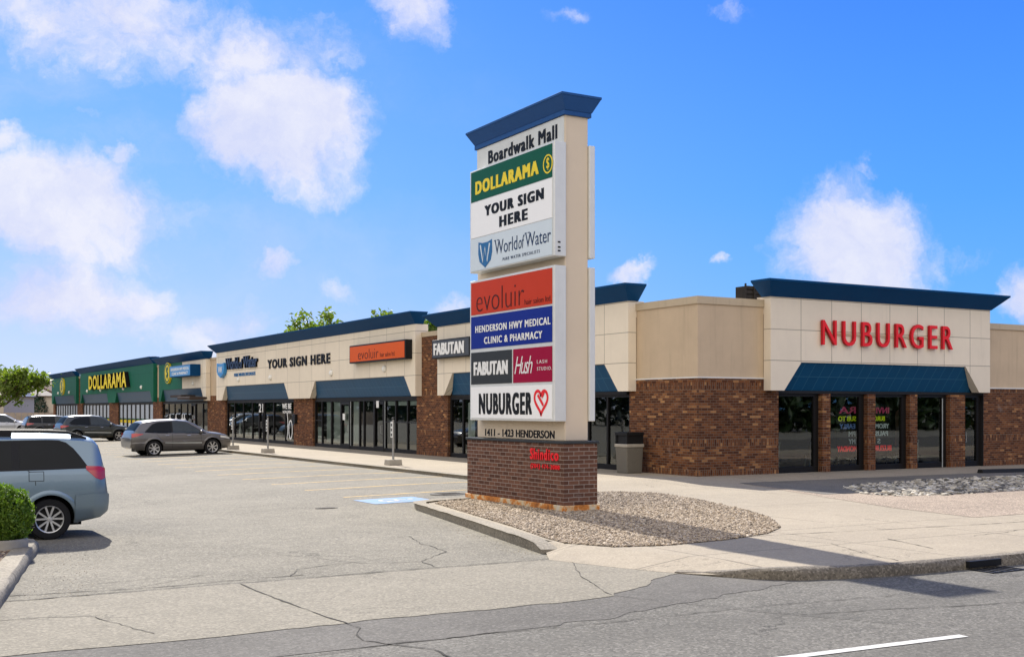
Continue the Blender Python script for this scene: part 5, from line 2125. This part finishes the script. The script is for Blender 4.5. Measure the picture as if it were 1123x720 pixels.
def tree(name, x, y, z, H, R_, nleaf, lsize, mat, label, trunk=.22, fork=.35, group=None, seed=1, clump=26, csize=.28, flat=.8):
    r = random.Random(seed)
    root = thing(name, (x, y, z), label, 'tree', group)
    k = MB()
    tips, segs = [], []

    def limb(p, d, length, rad, depth):
        steps = 3
        for i in range(steps):
            d = (d + Vector((r.uniform(-.25, .25), r.uniform(-.25, .25), r.uniform(-.05, .2)))).normalized()
            q = p + d * length / steps
            segs.append((p.copy(), q.copy(), rad * (1 - .25 * i / steps), rad * (1 - .25 * (i + 1) / steps), 7 if depth < 2 else 5))
            p = q
            if depth >= 2:
                tips.append(p.copy())
        if depth < 3:
            for _ in range(4 if depth == 0 else 3):
                a = r.uniform(0, 6.28)
                dd = (d * .55 + Vector((math.cos(a), math.sin(a), r.uniform(-.1, .6))) * .9).normalized()
                limb(p, dd, length * r.uniform(.55, .8), rad * .6, depth + 1)
        tips.append(p.copy())
    limb(Vector((0, 0, -.1)), Vector((0, 0, 1)), H * fork, trunk, 0)
    T = np.array([t[:] for t in tips])
    T = T[T[:, 2] > H * fork * .75]
    lo, hi = T.min(0), T.max(0)
    # fit the limbs' ends into the crown's size
    sc = np.array([2 * R_ / max(.1, hi[0] - lo[0]), 2 * R_ / max(.1, hi[1] - lo[1]), (H - H * fork * .85) / (hi[2] - lo[2])])
    base = np.array([0, 0, H * fork * .85])

    def fitp(p):
        p = np.array(p)
        w_ = np.clip((p[:, 2:3] - 0) / (H * fork), 0, 1)
        t_ = p.copy()
        t_[:, :2] = p[:, :2] * (1 + (sc[:2] - 1) * w_)
        t_[:, 2] = np.where(p[:, 2] > lo[2], base[2] + (p[:, 2] - lo[2]) * sc[2], p[:, 2] * base[2] / lo[2])
        return t_
    A_ = fitp(np.array([q[0][:] for q in segs]))
    B_ = fitp(np.array([q[1][:] for q in segs]))
    for a_, b_, q in zip(A_, B_, segs):
        if np.linalg.norm(a_ - b_) > 1e-4:
            k.tube(a_, b_, q[2], q[3], q[4], cap=False)
    k.build('trunk', M['bark'], root, local=True, smooth=60)
    T = fitp(T)
    idx = rng.integers(0, len(T), clump * 6)
    cc = T[idx] + rng.normal(size=(len(idx), 3)) * R_ * .1
    pick = rng.integers(0, len(cc), nleaf)
    P = cc[pick] + rng.normal(size=(nleaf, 3)) * np.array([1, 1, flat]) * R_ * csize * rng.uniform(.3, 1, (nleaf, 1))
    V, Fq = leaf_quads(P, lsize)
    np_mesh('crown', V, Fq, mat, root)
    return root


tree('leafy_tree', 13.6, 130.0, 0, 6.4, 3.3, 5200, .21, M['leaf_b'], 'spreading leafy tree at the left edge before the pale houses', .2, .32, seed=4, clump=30, csize=.17, flat=.55)
GB = 'tree tops behind the shop roof'
tree('leafy_tree', 45, 113.5, 0, 11.5, 2.9, 4000, .26, M['leaf_b'], 'broadest yellow green tree top above the water shop cornice', .3, .4, GB, 11, csize=.2)
tree('leafy_tree', 46, 125.0, 0, 11.1, 2.1, 1700, .24, M['leaf_b'], 'sparse leftmost tree top above the navy cornice', .25, .45, GB, 12, csize=.2)
tree('leafy_tree', 45.5, 98.0, 0, 10.9, 2.3, 1800, .25, M['leaf_b'], 'thin tree top above the right end of the long navy cornice', .28, .45, GB, 13, csize=.2)
tree('leafy_tree', 45, 91.0, 0, 9.8, 1.6, 3000, .24, M['leaf_a'], 'dense green tree top in the gap between the two navy cornices', .25, .45, GB, 14, csize=.25)
# spruce far left
s = thing('spruce_tree', (23.5, 168, 0), 'small dark spruce top above the brown roof at far left', 'tree')
k = MB()
k.tube((0, 0, 0), (0, 0, 6.4), .18, .02)
k.build('trunk', M['bark'], s, local=True)
n = 2600
h = rng.uniform(.15, 1, n)
ang = rng.uniform(0, 6.28, n)
rad = (1 - h) * 2.0 * rng.uniform(.5, 1, n) + .1
P = np.column_stack([rad * np.cos(ang), rad * np.sin(ang), h * 6.5 - rad * .25])
V, Fq = leaf_quads(P, .18)
np_mesh('crown', V, Fq, M['spruce'], s)

# clipped round bush in its concrete ring
bx, by, bz = 2.04, 18.3, .61
bu = thing('round_bush', (bx, by, .13), 'clipped round bright green bush at the left edge', 'bush')
n = 15000
d = rng.normal(size=(n, 3))
d /= np.linalg.norm(d, axis=1, keepdims=True)
lump = 1 + .07 * np.sin(d[:, 0] * 9 + 1) * np.cos(d[:, 2] * 8) + .04 * np.sin(d[:, 1] * 13)
rr = .425 * lump * (1 - rng.beta(1, 7, n) * .4 + rng.exponential(.022, n))
P = d * rr[:, None]
P[:, 2] = P[:, 2] * 1.0 + (bz - .13)
P = P[P[:, 2] > .06]
V, Fq = leaf_quads(P, .021)
np_mesh('foliage', V, Fq, M['leaf_bush'], bu)
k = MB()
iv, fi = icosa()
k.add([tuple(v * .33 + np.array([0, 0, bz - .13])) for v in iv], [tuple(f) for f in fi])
k.build('inner_core', plain('bush_inner', (.012, .022, .006), .95), bu, local=True)  # solid dark core inside the foliage
k = MB()
k.tube((0, 0, -.02), (0, 0, .3), .03, .02)
k.build('stem', M['bark'], bu, local=True)
k = MB()
k.lathe([(.28, 0), (.36, 0), (.36, .13), (.34, .15), (.3, .15), (.28, .13), (.28, 0)], lambda a, b_, h_: (bx + a, by + b_, .12 + h_), 28)
o = k.build('planter_ring', M['concrete'], smooth=40)
tag(o, 'low pale concrete ring under the round bush', 'planter')

# ------------------------------------------------------------------ houses beyond the car park
def house(x, y, w, d, h, rh, rz, mats, label, gable=False):
    s = thing('house', (x, y, 0), label, 'house', rotz=rz)
    k = MB()
    k.box(-w / 2, w / 2, -d / 2, d / 2, -.05, h)
    k.build('wall', mats[0], s, local=True)
    k = MB()
    e = .4
    k.prism([(-d / 2 - e, h - .1), (d / 2 + e, h - .1), (0, h + rh)], lambda p: (-w / 2 - e, p[0], p[1]), lambda p: (w / 2 + e, p[0], p[1]))
    k.build('roof', mats[1], s, local=True)
    for sx in (-1, 1):
        k = MB()
        k.prism([(-d / 2 * .9, h), (d / 2 * .9, h), (0, h + rh * .9)], lambda p: (sx * (w / 2 + e + .004), p[0], p[1]), lambda p: (sx * (w / 2 + e + .03), p[0], p[1]))
        k.build('gable', mats[2], s, local=True)
    for i in range(4):
        xx = -w / 2 + w * (i + .5) / 4
        k = MB()
        k.box(xx - .6, xx + .6, -d / 2 - .04, -d / 2 - .01, 1.0, 2.2)
        f = k.build('window', M['frame_light'], s, local=True)
        k = MB()
        k.box(xx - .5, xx + .5, -d / 2 - .05, -d / 2 - .041, 1.08, 2.12)
        k.build('pane', M['car_glass_clear'], f, local=True)
    return s


HM = [M['house'], M['house_roof'], M['white_gable']]
house(12.5, 160, 16, 9, 3.7, .9, R(-30), [M['house'], M['house_roof'], M['white_gable']], 'long beige house with low roof behind the left tree')
house(24.0, 172, 8, 9, 3.9, 2.3, R(60), HM, 'house with white gable and brown roof next to the green shop')
house(2.0, 185, 20, 10, 3.4, 2.0, R(-25), HM, 'low pale house at the far left edge behind the tree trunk')
# garden fence in front of them
k = MB()
for i in range(70):
    k.box(-22 + i * .65, -22 + i * .65 + .6, 150, 150.05, -.05, 1.7)
k.box(-22, 23.5, 150.051, 150.1, 1.4, 1.5)
k.box(-22, 23.5, 150.051, 150.1, .4, .5)
o = k.build('board_fence', plain('weathered_fence', (.4, .34, .27), .9, var=.3, scale=2))
tag(o, 'weathered pale board fence at the far end of the car park', 'fence')


# leafy belts across the street and beyond the car park: seen as the dark half of what the shop glass mirrors
def belt(name, P0, P1, H, n, label):
    t = rng.uniform(0, 1, n)
    A, B_ = np.array(P0), np.array(P1)
    base = A + (B_ - A) * t[:, None]
    hh = H * (.75 + .25 * np.sin(t * 37) * np.cos(t * 91 + 1))
    z = rng.uniform(.0, 1, n) ** .8 * hh
    P = np.column_stack([base[:, 0] + rng.normal(size=n) * 1.6, base[:, 1] + rng.normal(size=n) * 1.6, z])
    V, Fq = leaf_quads(P, .7)
    o = np_mesh(name, V, Fq, M['leaf_dark'])
    return tag(o, label, 'trees', kind='stuff')


belt('far_trees', (-60, -32), (110, -32), 9.5, 16000, 'dark mass of trees mirrored in the restaurant windows')
belt('far_trees', (-45, 10), (-45, 480), 13, 30000, 'dark mass of trees mirrored in the shop windows')
